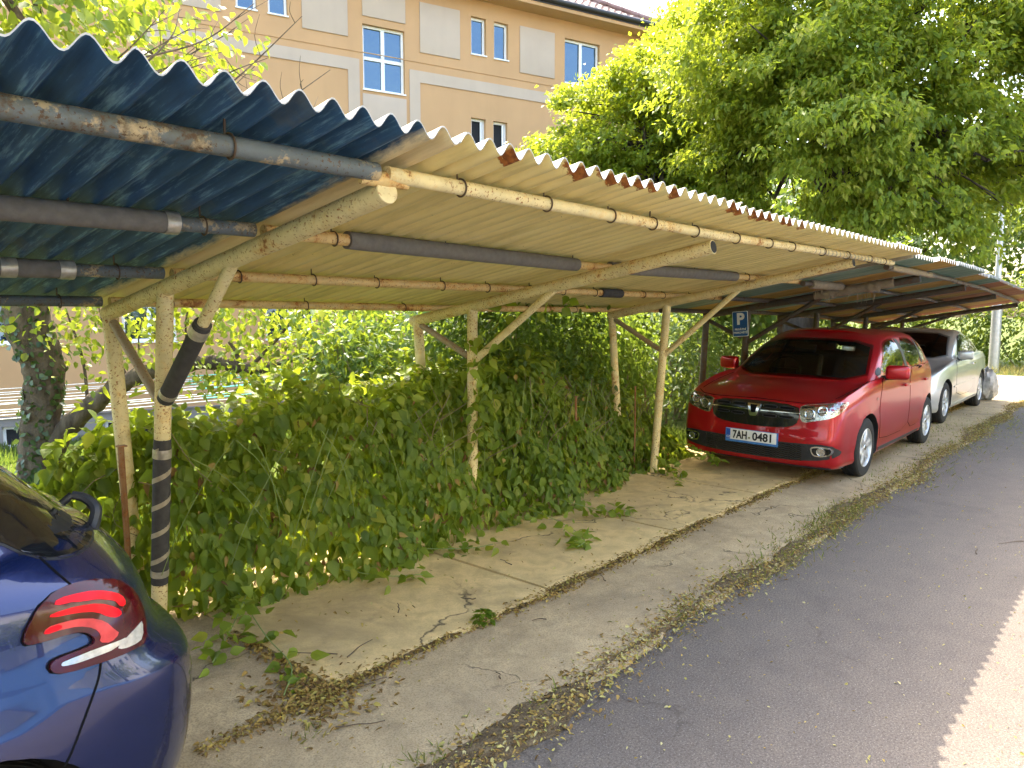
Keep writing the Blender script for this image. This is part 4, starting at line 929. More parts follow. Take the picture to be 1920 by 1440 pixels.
back_tree("dark tree trunk and crown behind the lindens, over the old carport", (20.5, 8.0, 0), [(19.0, 8.5, 2.6, 1.6, 1.4, 1.5), (21.0, 7.0, 3.2, 1.8, 1.6, 1.6), (18.5, 7.0, 3.6, 1.6, 1.4, 1.3), (20.0, 9.8, 3.0, 1.8, 1.6, 1.6), (22.5, 8.5, 4.5, 2.0, 2.0, 1.8)], 700, M_leaf_bush)
# ---- grass
M_grass = leaf_mat("grass_blade", [(0.045, 0.10, 0.018), (0.085, 0.15, 0.03), (0.18, 0.19, 0.06)], 0.4, (0.35, 0.48, 0.05))
M_drygrass = leaf_mat("dry_grass_blade", [(0.10, 0.12, 0.03), (0.22, 0.19, 0.07), (0.33, 0.27, 0.12)], 0.35, (0.45, 0.42, 0.10))
def grass(name, pts, L0, L1, mat, lean=0.35, w=0.05):
    n = len(pts)
    D = np.stack([rng.normal(0, lean, n), rng.normal(0, lean, n), np.ones(n)], 1); N = np.concatenate([rng.standard_normal((n, 2)), np.zeros((n, 1))], 1)
    V, nn_, k, F = leaves_arrays(pts, D, N, rng.uniform(L0, L1, n), w, 'mid', 0.1, -0.15)
    o = link_mesh(name, leaf_mesh(name, [(V, nn_, k, F, rng.random(nn_))]), mat); o["kind"] = "stuff"; return o
pts = []
for k in range(15000):
    s = rng.uniform(-15.5, -3); d = rng.uniform(0.05, 2.2); p = P0 + FE * s - FN * d; pts.append((p.x, p.y, ground_z(p.x, p.y) - 0.01))
grass("tall_grass", np.array(pts), 0.18, 0.42, M_grass)
pts = []
for k in range(26000):
    x = rng.uniform(0.2, 9); y = rng.uniform(4.5, 11.5) if k % 2 else rng.uniform(4.4, 6.5)
    d = (P0 - Vector((x, y, 0))).dot(FN)
    if 2.2 < d < 4.25: continue
    pts.append((x, y, ground_z(x, y) - 0.01))
grass("lawn_grass", np.array(pts), 0.08, 0.26, M_grass)
# ------------------------------------------------------------------ cars
# local axes: x from the nose (0) to the tail, y across (-y faces the road), z up
def paint(name, col, flake=(0, 0, 0), coat=1.0, dust=0.12, rough=0.32, metal=0.35):
    t = NT(name)
    n = t.noise(900, 2); c = t.mix(t.ramp(n, [(0.4, 0.0), (0.7, 0.5)]), col, tuple(min(1, a + b) for a, b in zip(col, flake)))
    d = t.math('MULTIPLY', t.ramp(t.noise(3.5, 7, 0.7), [(0.4, 0.0), (0.8, 1.0)]), dust)
    c = t.mix(d, c, (0.30, 0.26, 0.20))
    t.set(col=c, rough=rough, metal=metal, spec=0.5, coat=coat, coatr=t.math('MULTIPLY_ADD', d, 0.5, 0.02)); return t.m
M_red = paint("red_car_paint", (0.40, 0.002, 0.008), (0.08, 0.0, 0.0), dust=0.0, metal=0.45, rough=0.32, coat=.7); M_blue = paint("blue_car_paint", (0.008, 0.015, 0.075), (0.012, 0.02, 0.05), dust=0.015, rough=.26, metal=.55); M_silver = paint("silver_car_paint", (0.52, 0.53, 0.52), (0.2, 0.2, 0.2), dust=0.25, metal=0.6, rough=0.35)
M_blk = plain("black_plastic", (0.020, 0.020, 0.021), 0.5, var=0.2); M_gloss = plain("glossy_black", (0.008, 0.008, 0.009), 0.12, coat=0.6, var=0.1)
M_gap = plain("panel_gap", (0.006, 0.006, 0.006), 0.9, spec=0.1)
M_tyre = plain("tyre_rubber", (0.030, 0.029, 0.028), 0.85, spec=0.25, bump=0.2); M_rim = plain("silver_wheel", (0.55, 0.55, 0.55), 0.35, metal=0.6, var=0.06)
M_chrome = plain("chrome", (0.75, 0.75, 0.74), 0.12, metal=1.0, var=0.04); M_refl = plain("lamp_reflector", (0.62, 0.62, 0.60), 0.18, metal=0.9, var=0.25, scale=60, bump=0.6, bscale=70)
M_seat = plain("seat_cloth", (0.035, 0.034, 0.036), 0.9); M_dash = plain("dashboard", (0.028, 0.027, 0.028), 0.7)
M_white = plain("white_plate", (0.80, 0.79, 0.74), 0.45, var=0.03); M_euro = plain("plate_blue", (0.02, 0.09, 0.42), 0.45, var=0.05); M_ink = plain("plate_black", (0.012, 0.012, 0.012), 0.5)
M_strip = plain("holder_blue", (0.05, 0.20, 0.52), 0.4)
def autoglass(name, tint, refl=0.06):
    t = NT(name); t.n.remove(t.b)
    tr = t.n.new("ShaderNodeBsdfTransparent"); tr.inputs[0].default_value = (*tint, 1)
    gl = t.n.new("ShaderNodeBsdfGlossy"); gl.inputs["Roughness"].default_value = 0.015; gl.inputs[0].default_value = (0.95, 0.97, 1, 1)
    fr = t.n.new("ShaderNodeFresnel"); fr.inputs[0].default_value = 1.52
    f = t.math('ADD', fr.outputs[0], refl, clamp=True)
    mx = t.n.new("ShaderNodeMixShader"); t.l.new(f, mx.inputs[0]); t.l.new(tr.outputs[0], mx.inputs[1]); t.l.new(gl.outputs[0], mx.inputs[2])
    t.l.new(mx.outputs[0], t.n["Material Output"].inputs[0]); return t.m
M_ag = autoglass("car_window_glass", (0.86, 0.90, 0.87), 0.0); M_ag_dark = autoglass("tinted_car_glass", (0.10, 0.11, 0.10), 0.05); M_lens = autoglass("lamp_lens", (0.92, 0.93, 0.93), 0.03)
def ring_surface(rings, sharp=(), sc=5, sr=4):
    """half rings of control points -> smooth dense grid rows (y >= 0 side)"""
    A = np.array([np.array(crom(r, sc)) for r in rings]); nr = len(rings); out = []
    cuts = sorted({0, nr - 1, *sharp})
    for a, b in zip(cuts, cuts[1:]):
        seg = A[a:b + 1]
        if len(seg) == 2: rows = [seg[0] + (seg[1] - seg[0]) * k / sr for k in range(sr + 1)]
        else: rows = list(np.array(crom(list(seg.reshape(len(seg), -1)), sr)).reshape(-1, *A.shape[1:]))
        out += rows if not out else rows[1:]
    return np.array(out)
def surf_mesh(name, G, mats, mi=0):
    """mirror the half grid across y and close it"""
    bm = bmesh.new(); nr, nc, _ = G.shape
    for sgn in (1, -1):
        V = [[bm.verts.new((p[0], p[1] * sgn, p[2])) for p in row] for row in G]
        for i in range(nr - 1):
            for j in range(nc - 1):
                q = [V[i][j], V[i][j + 1], V[i + 1][j + 1], V[i + 1][j]]
                bm.faces.new(q if sgn > 0 else q[::-1])
    bmesh.ops.remove_doubles(bm, verts=bm.verts, dist=0.0006)
    bmesh.ops.dissolve_degenerate(bm, dist=0.0004, edges=bm.edges)
    bmesh.ops.recalc_face_normals(bm, faces=bm.faces)
    me = bpy.data.meshes.new(name); bm.to_mesh(me); bm.free()
    for m in mats: me.materials.append(m)
    if mi: me.polygons.foreach_set("material_index", [mi] * len(me.polygons))
    return me
def boolean(me, cutters, name):
    """difference of a mesh with a list of meshes (exact)"""
    o = bpy.data.objects.new("tmp", me); COL.objects.link(o); tmp = [o]
    for c in cutters:
        k = bpy.data.objects.new("tmpc", c); COL.objects.link(k); tmp.append(k)
        md = o.modifiers.new("b", 'BOOLEAN'); md.operation = 'DIFFERENCE'; md.solver = 'EXACT'; md.object = k
        try: md.material_mode = 'INDEX'
        except Exception: pass
    dg = bpy.context.evaluated_depsgraph_get(); dg.update()
    r = bpy.data.meshes.new_from_object(o.evaluated_get(dg), preserve_all_data_layers=True, depsgraph=dg); r.name = name
    for k in tmp: bpy.data.objects.remove(k)
    return r
def prism_mesh(poly, M, h0, h1, mats, mi):
    m = MB(); m.prism(poly, M, h0, h1); me = m.mesh("cut", 0)
    for k in mats: me.materials.append(k)
    me.polygons.foreach_set("material_index", [mi] * len(me.polygons)); return me
AXY = Matrix(((1, 0, 0, 0), (0, 0, 1, 0), (0, 1, 0, 0), (0, 0, 0, 1)))    # (x, z) outline, height along y
AYX = Matrix(((0, 0, 1, 0), (1, 0, 0, 0), (0, 1, 0, 0), (0, 0, 0, 1)))    # (y, z) outline, height along x
def chaikin(p, n=2):
    p = [Vector(q) for q in p]
    for _ in range(n):
        p = [v for i in range(len(p)) for v in (p[i] * 0.75 + p[(i + 1) % len(p)] * 0.25, p[i] * 0.25 + p[(i + 1) % len(p)] * 0.75)]
    return [tuple(v) for v in p]
def grow(poly, d):
    """offset a closed 2-D outline outwards by d"""
    P = [Vector(p) for p in poly]; n = len(P); ar = sum(P[i].x * P[(i + 1) % n].y - P[(i + 1) % n].x * P[i].y for i in range(n)); sg = 1 if ar > 0 else -1
    out = []
    for i in range(n):
        a, b, c = P[i - 1], P[i], P[(i + 1) % n]; e1 = (b - a).normalized() if (b - a).length > 1e-7 else Vector((1, 0)); e2 = (c - b).normalized() if (c - b).length > 1e-7 else e1
        n1 = Vector((e1.y, -e1.x)) * sg; n2 = Vector((e2.y, -e2.x)) * sg; m = n1 + n2
        m = m / max(m.length_squared * 0.5, 0.35) if m.length > 1e-6 else n1
        out.append(tuple(b + m * d))
    return out
class Proj:
    """lays outlines onto a car body: direction d, outline axes u and w, starting from o"""
    def __init__(s, bvh, o, d, u, w): s.b, s.o, s.d, s.u, s.w = bvh, Vector(o), Vector(d).normalized(), Vector(u), Vector(w)
    def hit(s, a, b):
        h = s.b.ray_cast(s.o + s.u * a + s.w * b, s.d)
        return (h[0], h[1] if h[1].dot(s.d) < 0 else -h[1]) if h[0] is not None else None
    def patch(s, poly, off, step=0.045, thick=0.006, mb=None):
        bm = bmesh.new(); vs = [bm.verts.new((p[0], p[1], 0)) for p in poly]
        es = [bm.edges.new((vs[i], vs[(i + 1) % len(vs)])) for i in range(len(vs))]
        bmesh.ops.triangle_fill(bm, edges=es, use_beauty=True)
        for ax in (0, 1):
            lo = min(p[ax] for p in poly); hi = max(p[ax] for p in poly); k = lo + step
            while k < hi:
                no = (1, 0, 0) if ax == 0 else (0, 1, 0); co = (k, 0, 0) if ax == 0 else (0, k, 0)
                bmesh.ops.bisect_plane(bm, geom=bm.verts[:] + bm.edges[:] + bm.faces[:], plane_co=co, plane_no=no, dist=1e-6); k += step
        bm.verts.index_update(); hits = []; last = None
        for v in bm.verts:
            h = s.hit(v.co.x, v.co.y)
            if h is None:
                cx = sum(p[0] for p in poly) / len(poly); cy = sum(p[1] for p in poly) / len(poly)
                for t in np.linspace(0.02, 0.6, 24):
                    h = s.hit(v.co.x + (cx - v.co.x) * t, v.co.y + (cy - v.co.y) * t)
                    if h: break
            hits.append(h or (Vector((v.co.x, 0, v.co.y)), -s.d))
        m = mb or MB(); n = len(hits)
        f_ = [[v.index for v in f.verts] for f in bm.faces]; bnd = [e for e in bm.edges if len(e.link_faces) == 1]
        vs_ = [h[0] + h[1] * off for h in hits] + [h[0] + h[1] * (off - thick) for h in hits]
        m.add(vs_, f_ + [(e.verts[0].index, e.verts[1].index, e.verts[1].index + n, e.verts[0].index + n) for e in bnd]); bm.free(); return m
def outlined(pj, poly, off, mats, name, parent, gap=0.006, step=0.05, thick=0.006):
    """a panel lying on the body with a dark gap round it"""
    o = pj.patch(poly, off, step, thick).build(name, mats, parent, smooth=35)
    pj.patch(grow(poly, gap), off - 0.0022, step, 0.004).build("panel_gap", M_gap, o, smooth=35); return o
def wheel(parent, x, y, z, r, w, side, style, steer=0.0):
    """tyre, rim and hub; side -1: outer face looks to -y"""
    Mw = Matrix.Translation((x, y, z)) @ Matrix.Rotation(steer, 4, 'Z') @ Matrix.Rotation(R(90) if side < 0 else R(-90), 4, 'X')
    rr = r * 0.655; h = w / 2
    wo = MB(); wo.lathe([(0.03, -h * 0.2), (rr, -h * 0.2), (rr, -h * .3), (0.03, -h * .3)], Mw, 32); wh = wo.build("wheel", M_blk, parent)
    t = MB(); prof = [(rr * .98, -h * .92), (rr + .012, -h * .97), (r - .05, -h), (r - .018, -h * .93), (r - .003, -h * .78), (r, -h * .5)]
    for g_ in (-.45, -.15, .15, .45): prof += [(r, h * (g_ - .05)), (r - .007, h * (g_ - .035)), (r - .007, h * (g_ + .035)), (r, h * (g_ + .05))]
    prof += [(r, h * .5), (r - .003, h * .78), (r - .018, h * .93), (r - .05, h), (rr + .012, h * .97), (rr * .98, h * .92)]
    t.lathe(prof, Mw, 48); t.build("tyre", M_tyre, wh, smooth=30)
    q = MB(); q.lathe([(rr, h * .92), (rr * .965, h * .97), (rr * .93, h * .86), (rr * .90, h * .4), (rr * .90, -h * .2), (rr * .98, -h * .9)], Mw, 48)
    q.lathe([(0.002, h * .86), (rr * .16, h * .84), (rr * .20, h * .70), (rr * .20, h * .1)], Mw, 24)
    ns = {'five': 5, 'six': 6, 'seven': 7}[style]
    for k in range(ns):
        a0 = 2 * math.pi * k / ns + 0.3
        wid = (0.30, 0.24) if style == 'six' else (0.22, 0.13)
        def pt(rad, off, hh): 
            a = a0 + off; return Mw @ Vector((rad * math.cos(a), rad * math.sin(a), hh))
        rows = []
        for i in range(7):
            u = i / 6; rad = rr * (0.16 + 0.79 * u); ww = (wid[0] * 1.2 * (1 - u) ** 1.5 + wid[1] * (0.7 + 0.6 * u * u)) * (0.33 + .0 * u) * rr / rad * 1.35
            hh = h * (0.80 + 0.10 * math.sin(u * math.pi)) 
            rows.append([pt(rad, -ww, hh - h * .22), pt(rad, -ww * .8, hh - .004), pt(rad, 0, hh + .003), pt(rad, ww * .8, hh - .004), pt(rad, ww, hh - h * .22)])
        q.grid(rows)
    q.build("rim", M_rim, wh, smooth=35)
    d = MB(); d.lathe([(0.004, h * .9), (0.028, h * .89), (0.03, h * .84)], Mw, 16); 
    for k in range(5):
        a = 2 * math.pi * k / 5; d.lathe([(0.001, h * .86), (0.008, h * .85), (0.008, h * .75)], Mw @ Matrix.Translation((0.05 * math.cos(a), 0.05 * math.sin(a), 0)), 8)
    d.build("hub_cap", M_chrome, wh)
    return wh
def text_mesh(txt, size, M, mat, parent, name, ext=0.001, align='CENTER', sx=1.0, bold=0.0, fit=None):
    c = bpy.data.curves.new(name, 'FONT'); c.body = txt; c.size = size; c.extrude = ext; c.align_x = align; c.align_y = 'CENTER'; c.offset = bold; c.resolution_u = 4
    o = bpy.data.objects.new("tmp", c); COL.objects.link(o); dg = bpy.context.evaluated_depsgraph_get(); dg.update()
    me = bpy.data.meshes.new_from_object(o.evaluated_get(dg)); bpy.data.objects.remove(o); me.name = name
    if fit:
        xs_ = [v.co.x for v in me.vertices]; ys_ = [v.co.y for v in me.vertices]; sx = fit / (max(xs_) - min(xs_)); me.transform(Matrix.Translation((-(max(xs_) + min(xs_)) / 2, -(max(ys_) + min(ys_)) / 2, 0)))
    me.transform(M @ Matrix.Diagonal((sx, 1, 1, 1)))
    return link_mesh(name, me, mat, parent)
def seats(parent, spec, yl=0.36):
    for (x, y) in spec:
        s = bevel_box_mb((x + 0.02, y, 0.58), (0.50, 0.48, 0.16), 0.05); s.build("seat", M_seat, parent)
        rot = Matrix.Rotation(R(18), 3, 'Y'); b = bevel_box_mb((x + 0.34, y, 0.88), (0.13, 0.46, 0.56), 0.05, rot); b.build("backrest", M_seat, parent)
        hd = bevel_box_mb((x + 0.44, y, 1.225), (0.09, 0.25, 0.17), 0.04, rot); hd.build("headrest", M_seat, parent)
def mirror(parent, x, y, z, side, mat, s=1.0):
    b = bevel_box_mb((x, y + side * 0.09 * s, z + 0.012), (0.10 * s, 0.21 * s, 0.135 * s), 0.035 * s, Matrix.Rotation(R(-12) * side, 3, 'Z')); o = b.build("wing_mirror", mat, parent)
    m = MB(); m.tube([(x + .01, y - side * 0.05, z - 0.055), (x + .01, y + side * 0.03, z - 0.05), (x, y + side * 0.10, z - 0.045)], [0.028, 0.024, 0.02], 10); m.build("mirror_arm", M_blk, o)
    q = bevel_box_mb((x + 0.044 * s, y + side * 0.09 * s, z + 0.012), (0.02, 0.185 * s, 0.11 * s), 0.008, Matrix.Rotation(R(-12) * side, 3, 'Z')); q.build("mirror_glass", M_gloss, o)
def car_shell(root, rings, sharp, W, paint_mat, cab_from, cab_floor, side_win, ws, rw, ws_x, rw_x, wheels_x, wr, tr, wheel_w, name="body", arch=0.05, inset=0.93):
    """body with wheel wells, a hollow cabin and window openings; returns the BVH of the uncut skin"""
    G = ring_surface(rings, sharp)
    for cx in wheels_x:      # slight flare round the wheel openings
        d = np.sqrt((G[..., 0] - cx) ** 2 + (G[..., 2] - wr) ** 2); m_ = (np.abs(G[..., 1]) > 0.55 * W) & (d < wr + arch + 0.12)
        G[..., 1] = np.where(m_, G[..., 1] + 0.014 * np.clip(1 - np.abs(d - wr - arch) / 0.10, 0, 1) * np.sign(G[..., 1]), G[..., 1])
    mats = [paint_mat, M_blk, M_seat]
    me = surf_mesh(name, G, mats)
    bm = bmesh.new(); bm.from_mesh(me); bvh = BVHTree.FromBMesh(bm); bm.free()
    cut = []
    for cx in wheels_x:
        for sy in (-1, 1):
            poly = [(cx + (wr + arch) * math.cos(a), wr + (wr + arch) * math.sin(a)) for a in np.linspace(0, 2 * math.pi, 41)[:-1]]
            cut.append(prism_mesh(poly, AXY, min(sy * (W - 0.26), sy * (W + 0.3)), max(sy * (W - 0.26), sy * (W + 0.3)), mats, 1))
    # cabin hollow: the greenhouse rings drawn in, dropped to the floor
    rc = [np.array(r, float) for r in rings[cab_from:]]; c0 = (rc[0][:, 0].min() + rc[0][:, 0].max()) / 2; hol = []
    for k, r in enumerate(rc):
        q = r.copy(); sx = 1 - 0.035 / max(0.3, (r[:, 0].max() - r[:, 0].min()) / 2); q[:, 0] = c0 + (q[:, 0] - c0) * sx; q[:, 1] *= inset; q[:, 2] -= 0.03; hol.append(q)
    low = hol[0].copy(); low[:, 2] = cab_floor; low[:, 1] *= 0.97
    flat = low.copy(); flat[:, 1] = 0
    H = ring_surface([flat, low] + hol, (1, 2, 3) if len(hol) > 2 else (1, 2), 5, 3)
    cut.append(surf_mesh("hollow", H, mats, 2))
    for poly in side_win:
        for sy in (-1, 1): cut.append(prism_mesh(poly, AXY, min(sy * 0.42, sy * 1.2), max(sy * 0.42, sy * 1.2), mats, 1))
    cut.append(prism_mesh(ws, AYX, ws_x[0], ws_x[1], mats, 1)); cut.append(prism_mesh(rw, AYX, rw_x[0], rw_x[1], mats, 1))
    out = boolean(me, cut, name)
    out.polygons.foreach_set("use_smooth", [True] * len(out.polygons)); out.set_sharp_from_angle(angle=R(32))
    while len(out.materials) < 3: out.materials.append(mats[len(out.materials)])
    o = bpy.data.objects.new(name, out); COL.objects.link(o); o.parent = root; ORG[o.name] = ORG[root.name]
    near = Proj(bvh, (0, -3, 0), (0, 1, 0), (1, 0, 0), (0, 0, 1)); far = Proj(bvh, (0, 3, 0), (0, -1, 0), (1, 0, 0), (0, 0, 1))
    front = Proj(bvh, (-3, 0, 0), (1, 0, 0), (0, 1, 0), (0, 0, 1)); rear = Proj(bvh, (9, 0, 0), (-1, 0, 0), (0, 1, 0), (0, 0, 1))
    for cx in wheels_x:
        for sy in (-1, 1): wheel(root, cx, sy * (W - wheel_w / 2 - 0.012), wr, wr, wheel_w, sy, tr)
    return o, near, far, front, rear
def ring(X, Y, Z, dx0=0.0, dxr=0.0, ys=1.0):
    """one half ring: plan columns X, Y; heights Z; nose set back by dx0, tail drawn in by dxr"""
    n = len(X); wf = [1, 1, 1, .9, .45, .1] + [0] * (n - 6); wb = [0] * (n - 5) + [.25, .6, 1, 1, 1]
    return [(X[i] + dx0 * wf[i] - dxr * wb[i], Y[i] * ys, Z[i]) for i in range(n)]
def flatring(r, z=None):
    return [(p[0], 0.0, p[2] if z is None else z) for p in r]
def zl(f, m, b, n=13):
    """heights along the columns: nose, middle, tail"""
    return list(np.interp(range(n), [0, 3, 6, 9, n - 1], [f, f, m, b, b]))

# ================= red hatchback
red = thing("parked_car", "shiny red hatchback with a white number plate, parked under the cream carport", "car", (7.12, 3.07, 0.024), world=False)
red.rotation_euler = (R(0.9), 0, 0)
X = [0, .007, .027, .110, .42, 1.00, 1.90, 2.80, 3.42, 3.80, 3.97, 4.045, 4.07]; Y = [0, .33, .61, .792, .835, .862, .866, .864, .845, .79, .66, .38, 0]
r0 = ring(X, Y, zl(.175, .19, .22), .10, .10, .85)
RG = [flatring(r0, .175), r0,
      ring(X, Y, zl(.19, .22, .28), .03, .05, .975), ring(X, Y, zl(.30, .30, .36), .012, .02, .985), ring(X, Y, zl(.43, .45, .50), 0, 0, .995),
      ring(X, Y, zl(.56, .62, .70), .02, .02, 1.0),
      ring(X, Y, [.70, .70, .70, .715, .77, .86, .88, .90, .92, .93, .93, .93, .93], .035, .07, .988),
      ring(X, Y, [.765, .765, .765, .785, .845, .935, .965, .985, 1.0, 1.01, 1.01, 1.01, 1.01], .055, .10, .962),
      [(.105, 0, .806), (.113, .30, .806), (.145, .56, .812), (.24, .725, .832), (.50, .785, .890), (1.02, .808, .970), (1.92, .822, 1.0), (2.8, .822, 1.02), (3.42, .803, 1.04), (3.74, .745, 1.055), (3.87, .62, 1.06), (3.935, .35, 1.06), (3.95, 0, 1.06)],
      [(.50, 0, .897), (.52, .29, .894), (.56, .51, .888), (.66, .67, .886), (.86, .755, .918), (1.18, .795, .970), (1.94, .815, 1.008), (2.8, .815, 1.028), (3.42, .797, 1.048), (3.73, .735, 1.065), (3.86, .61, 1.07), (3.925, .345, 1.07), (3.94, 0, 1.07)],
      [(1.00, 0, .962), (1.02, .30, .960), (1.06, .52, .955), (1.12, .67, .950), (1.22, .755, .962), (1.40, .792, .985), (1.95, .81, 1.014), (2.8, .81, 1.035), (3.42, .792, 1.055), (3.72, .73, 1.072), (3.85, .605, 1.078), (3.915, .34, 1.08), (3.93, 0, 1.08)],
      [(1.42, 0, 1.235), (1.44, .28, 1.232), (1.48, .47, 1.225), (1.535, .60, 1.215), (1.615, .675, 1.215), (1.74, .712, 1.225), (2.12, .733, 1.25), (2.8, .733, 1.27), (3.36, .71, 1.275), (3.60, .65, 1.275), (3.73, .55, 1.275), (3.79, .3, 1.275), (3.80, 0, 1.275)],
      [(1.86, 0, 1.440), (1.87, .25, 1.437), (1.90, .42, 1.428), (1.94, .53, 1.412), (1.995, .585, 1.405), (2.09, .612, 1.412), (2.34, .628, 1.435), (2.8, .628, 1.445), (3.25, .61, 1.425), (3.44, .565, 1.412), (3.54, .475, 1.41), (3.60, .25, 1.418), (3.615, 0, 1.425)],
      [(1.99, 0, 1.482), (2.0, .20, 1.48), (2.02, .36, 1.475), (2.06, .45, 1.463), (2.11, .50, 1.455), (2.19, .52, 1.462), (2.42, .535, 1.482), (2.8, .535, 1.487), (3.17, .52, 1.465), (3.32, .48, 1.45), (3.40, .40, 1.45), (3.44, .2, 1.455), (3.45, 0, 1.46)]]
RG.append([(p[0], p[1] * 0.45, p[2] + 0.022) for p in RG[-1]]); RG.append([(np.interp(p[0], [1.9, 3.5], [2.15, 3.25]), 0, 1.512 - 0.02 * abs(p[0] - 2.6)) for p in RG[-1]])
RG = RG[:10] + [[(p[0], p[1], 1.0 + (p[2] - 1.0) * .93 if p[2] > 1.0 else p[2]) for p in r] for r in RG[10:]]
sw = [chaikin([(1.50, 1.03), (1.86, 1.04), (2.36, 1.048), (2.36, 1.362), (2.10, 1.352), (1.93, 1.30), (1.70, 1.155)], 1), chaikin([(2.47, 1.055), (3.14, 1.07), (3.14, 1.35), (2.47, 1.368)], 1), chaikin([(3.21, 1.085), (3.44, 1.10), (3.33, 1.31), (3.21, 1.335)], 1)]
wsp = chaikin([(-.70, .975), (0, .995), (.70, .975), (.640, 1.17), (.566, 1.332), (0, 1.356), (-.566, 1.332), (-.640, 1.17)], 1)
rwp = chaikin([(-.58, 1.12), (.58, 1.12), (.50, 1.33), (-.50, 1.33)], 1)
rb, rn, rf_, rfr, rr_ = car_shell(red, RG, (10, 12), .866, M_red, 10, .55, sw, wsp, rwp, (.9, 2.02), (3.3, 4.3), (.86, 3.41), .305, 'six', .185)
o = rfr.patch(grow(wsp, .022), .003, .06, .004).build("windscreen", M_ag, red); 
rr_.patch(grow(rwp, .02), .003, .06, .004).build("rear_window", M_ag, red)
for pj in (rn, rf_):
    for k, p in enumerate(sw): pj.patch(grow(p, .018), .002, .06, .004).build("side_window", M_ag, red)
    for a, b in ((2.365, 2.465), (3.145, 3.205)): pj.patch([(a, 1.035 if a < 3 else 1.06), (b, 1.04 if a < 3 else 1.065), (b, 1.365 if a < 3 else 1.335), (a, 1.365 if a < 3 else 1.345)], .005, .06, .006).build("door_pillar", M_blk, red)
    fd = [(1.30, .335), (1.245, .42), (1.215, .62), (1.24, .80), (1.34, .955), (1.50, .992), (2.40, 1.022), (2.41, .60), (2.40, .335)]
    rd = [(2.425, .335), (2.43, .60), (2.42, 1.023), (3.30, 1.05), (3.37, .98), (3.33, .80), (3.12, .66), (3.00, .50), (2.95, .335)]
    for p in (fd, rd):
        d = outlined(pj, chaikin(p, 1), .0035, M_red, "door", red)
        hx = max(q[0] for q in p) - .20; hh = pj.hit(hx, .86)
        if hh: bevel_box_mb(hh[0] + hh[1] * .022, (.19, .028, .034), .012).build("handle", M_red, d)
        hh = pj.hit(hx - .03, .845)
    pj.patch(chaikin([(1.335, 1.0), (1.49, 1.015), (1.52, 1.10), (1.40, 1.06)], 1), .004, .05, .006).build("mirror_foot", M_blk, red)
    pj.patch([(1.25, .225), (2.98, .23), (2.98, .262), (1.25, .258)], .006, .1, .008).build("sill_strip", M_blk, red)
mirror(red, 1.47, -.85, 1.035, -1, M_red, 1.12); mirror(red, 1.47, .85, 1.035, 1, M_red, 1.12)
rn.patch(chaikin([(1.10, .775), (1.15, .765), (1.16, .795), (1.12, .805)], 1), .004, .05, .006).build("side_indicator", M_lens, red)
# bonnet shut line, grille, badge and slats
gp = chaikin([(-.435, .775), (0, .792), (.435, .775), (.458, .68), (.43, .585), (.30, .545), (0, .535), (-.30, .545), (-.43, .585), (-.458, .68)], 1)
gr = rfr.patch(gp, .004, .05, .008).build("grille", M_gloss, red)
for sy in (-1, 1):
    q = MB()
    for (a, b, z0, z1) in ((.09, .235, .722, .758), (.255, .405, .722, .755), (.095, .235, .632, .668), (.255, .40, .638, .668)):
        rfr.patch(chaikin([(sy * a, z0), (sy * b, z0), (sy * b, z1), (sy * a, z1)], 1), .012, .05, .012, q)
    q.build("grille_insert", M_blk, gr)
    q = MB(); 
    for (a, b, z0, z1) in ((.10, .225, .730, .750), (.265, .395, .730, .748), (.105, .225, .640, .660), (.265, .39, .646, .661)): rfr.patch([(sy * a, z0), (sy * b, z0), (sy * b, z1), (sy * a, z1)], .0135, .05, .004, q)
    o = q.build("grille_slots", M_gap, gr); o["kind"] = "stuff"
    rfr.patch([(sy * .07, .690), (sy * .455, .696), (sy * .455, .703), (sy * .07, .699)], .013, .05, .012).build("chrome_strip", M_chrome, gr)
em = rfr.patch([(-.066, .752), (.066, .752), (.062, .735), (.040, .645), (.028, .633), (-.028, .633), (-.040, .645), (-.062, .735)], .022, .03, .02).build("badge", M_chrome, gr, smooth=20)
rfr.patch([(-.036, .742), (.036, .742), (.020, .668), (-.020, .668)], .0235, .03, .004).build("badge_inset", M_gap, em)
bl = [(-.74, .832), (-.70, .838)]
m = MB(); pts = []
for yv in np.linspace(-.70, .70, 29):
    zv = float(np.interp(abs(yv), [0, .45, .6, .70], [.806, .797, .806, .83])); h = rfr.hit(yv, zv)
    if h: pts.append(h[0] + h[1] * .0015)
m.tube(pts, .0035, 6); m.build("bonnet_seam", M_gap, red)
for sy in (-1, 1):   # wing edge of the bonnet, seen from above
    up = Proj(rn.b, (0, 0, 4), (0, 0, -1), (1, 0, 0), (0, 1, 0)); pts = []
    for xv in np.linspace(.30, 1.16, 22):
        h = up.hit(xv, sy * float(np.interp(xv, [.30, .5, .8, 1.16], [.70, .725, .748, .745])))
        if h: pts.append(h[0] + h[1] * .001)
    m = MB(); m.tube(pts, .003, 6); m.build("bonnet_seam", M_gap, red)
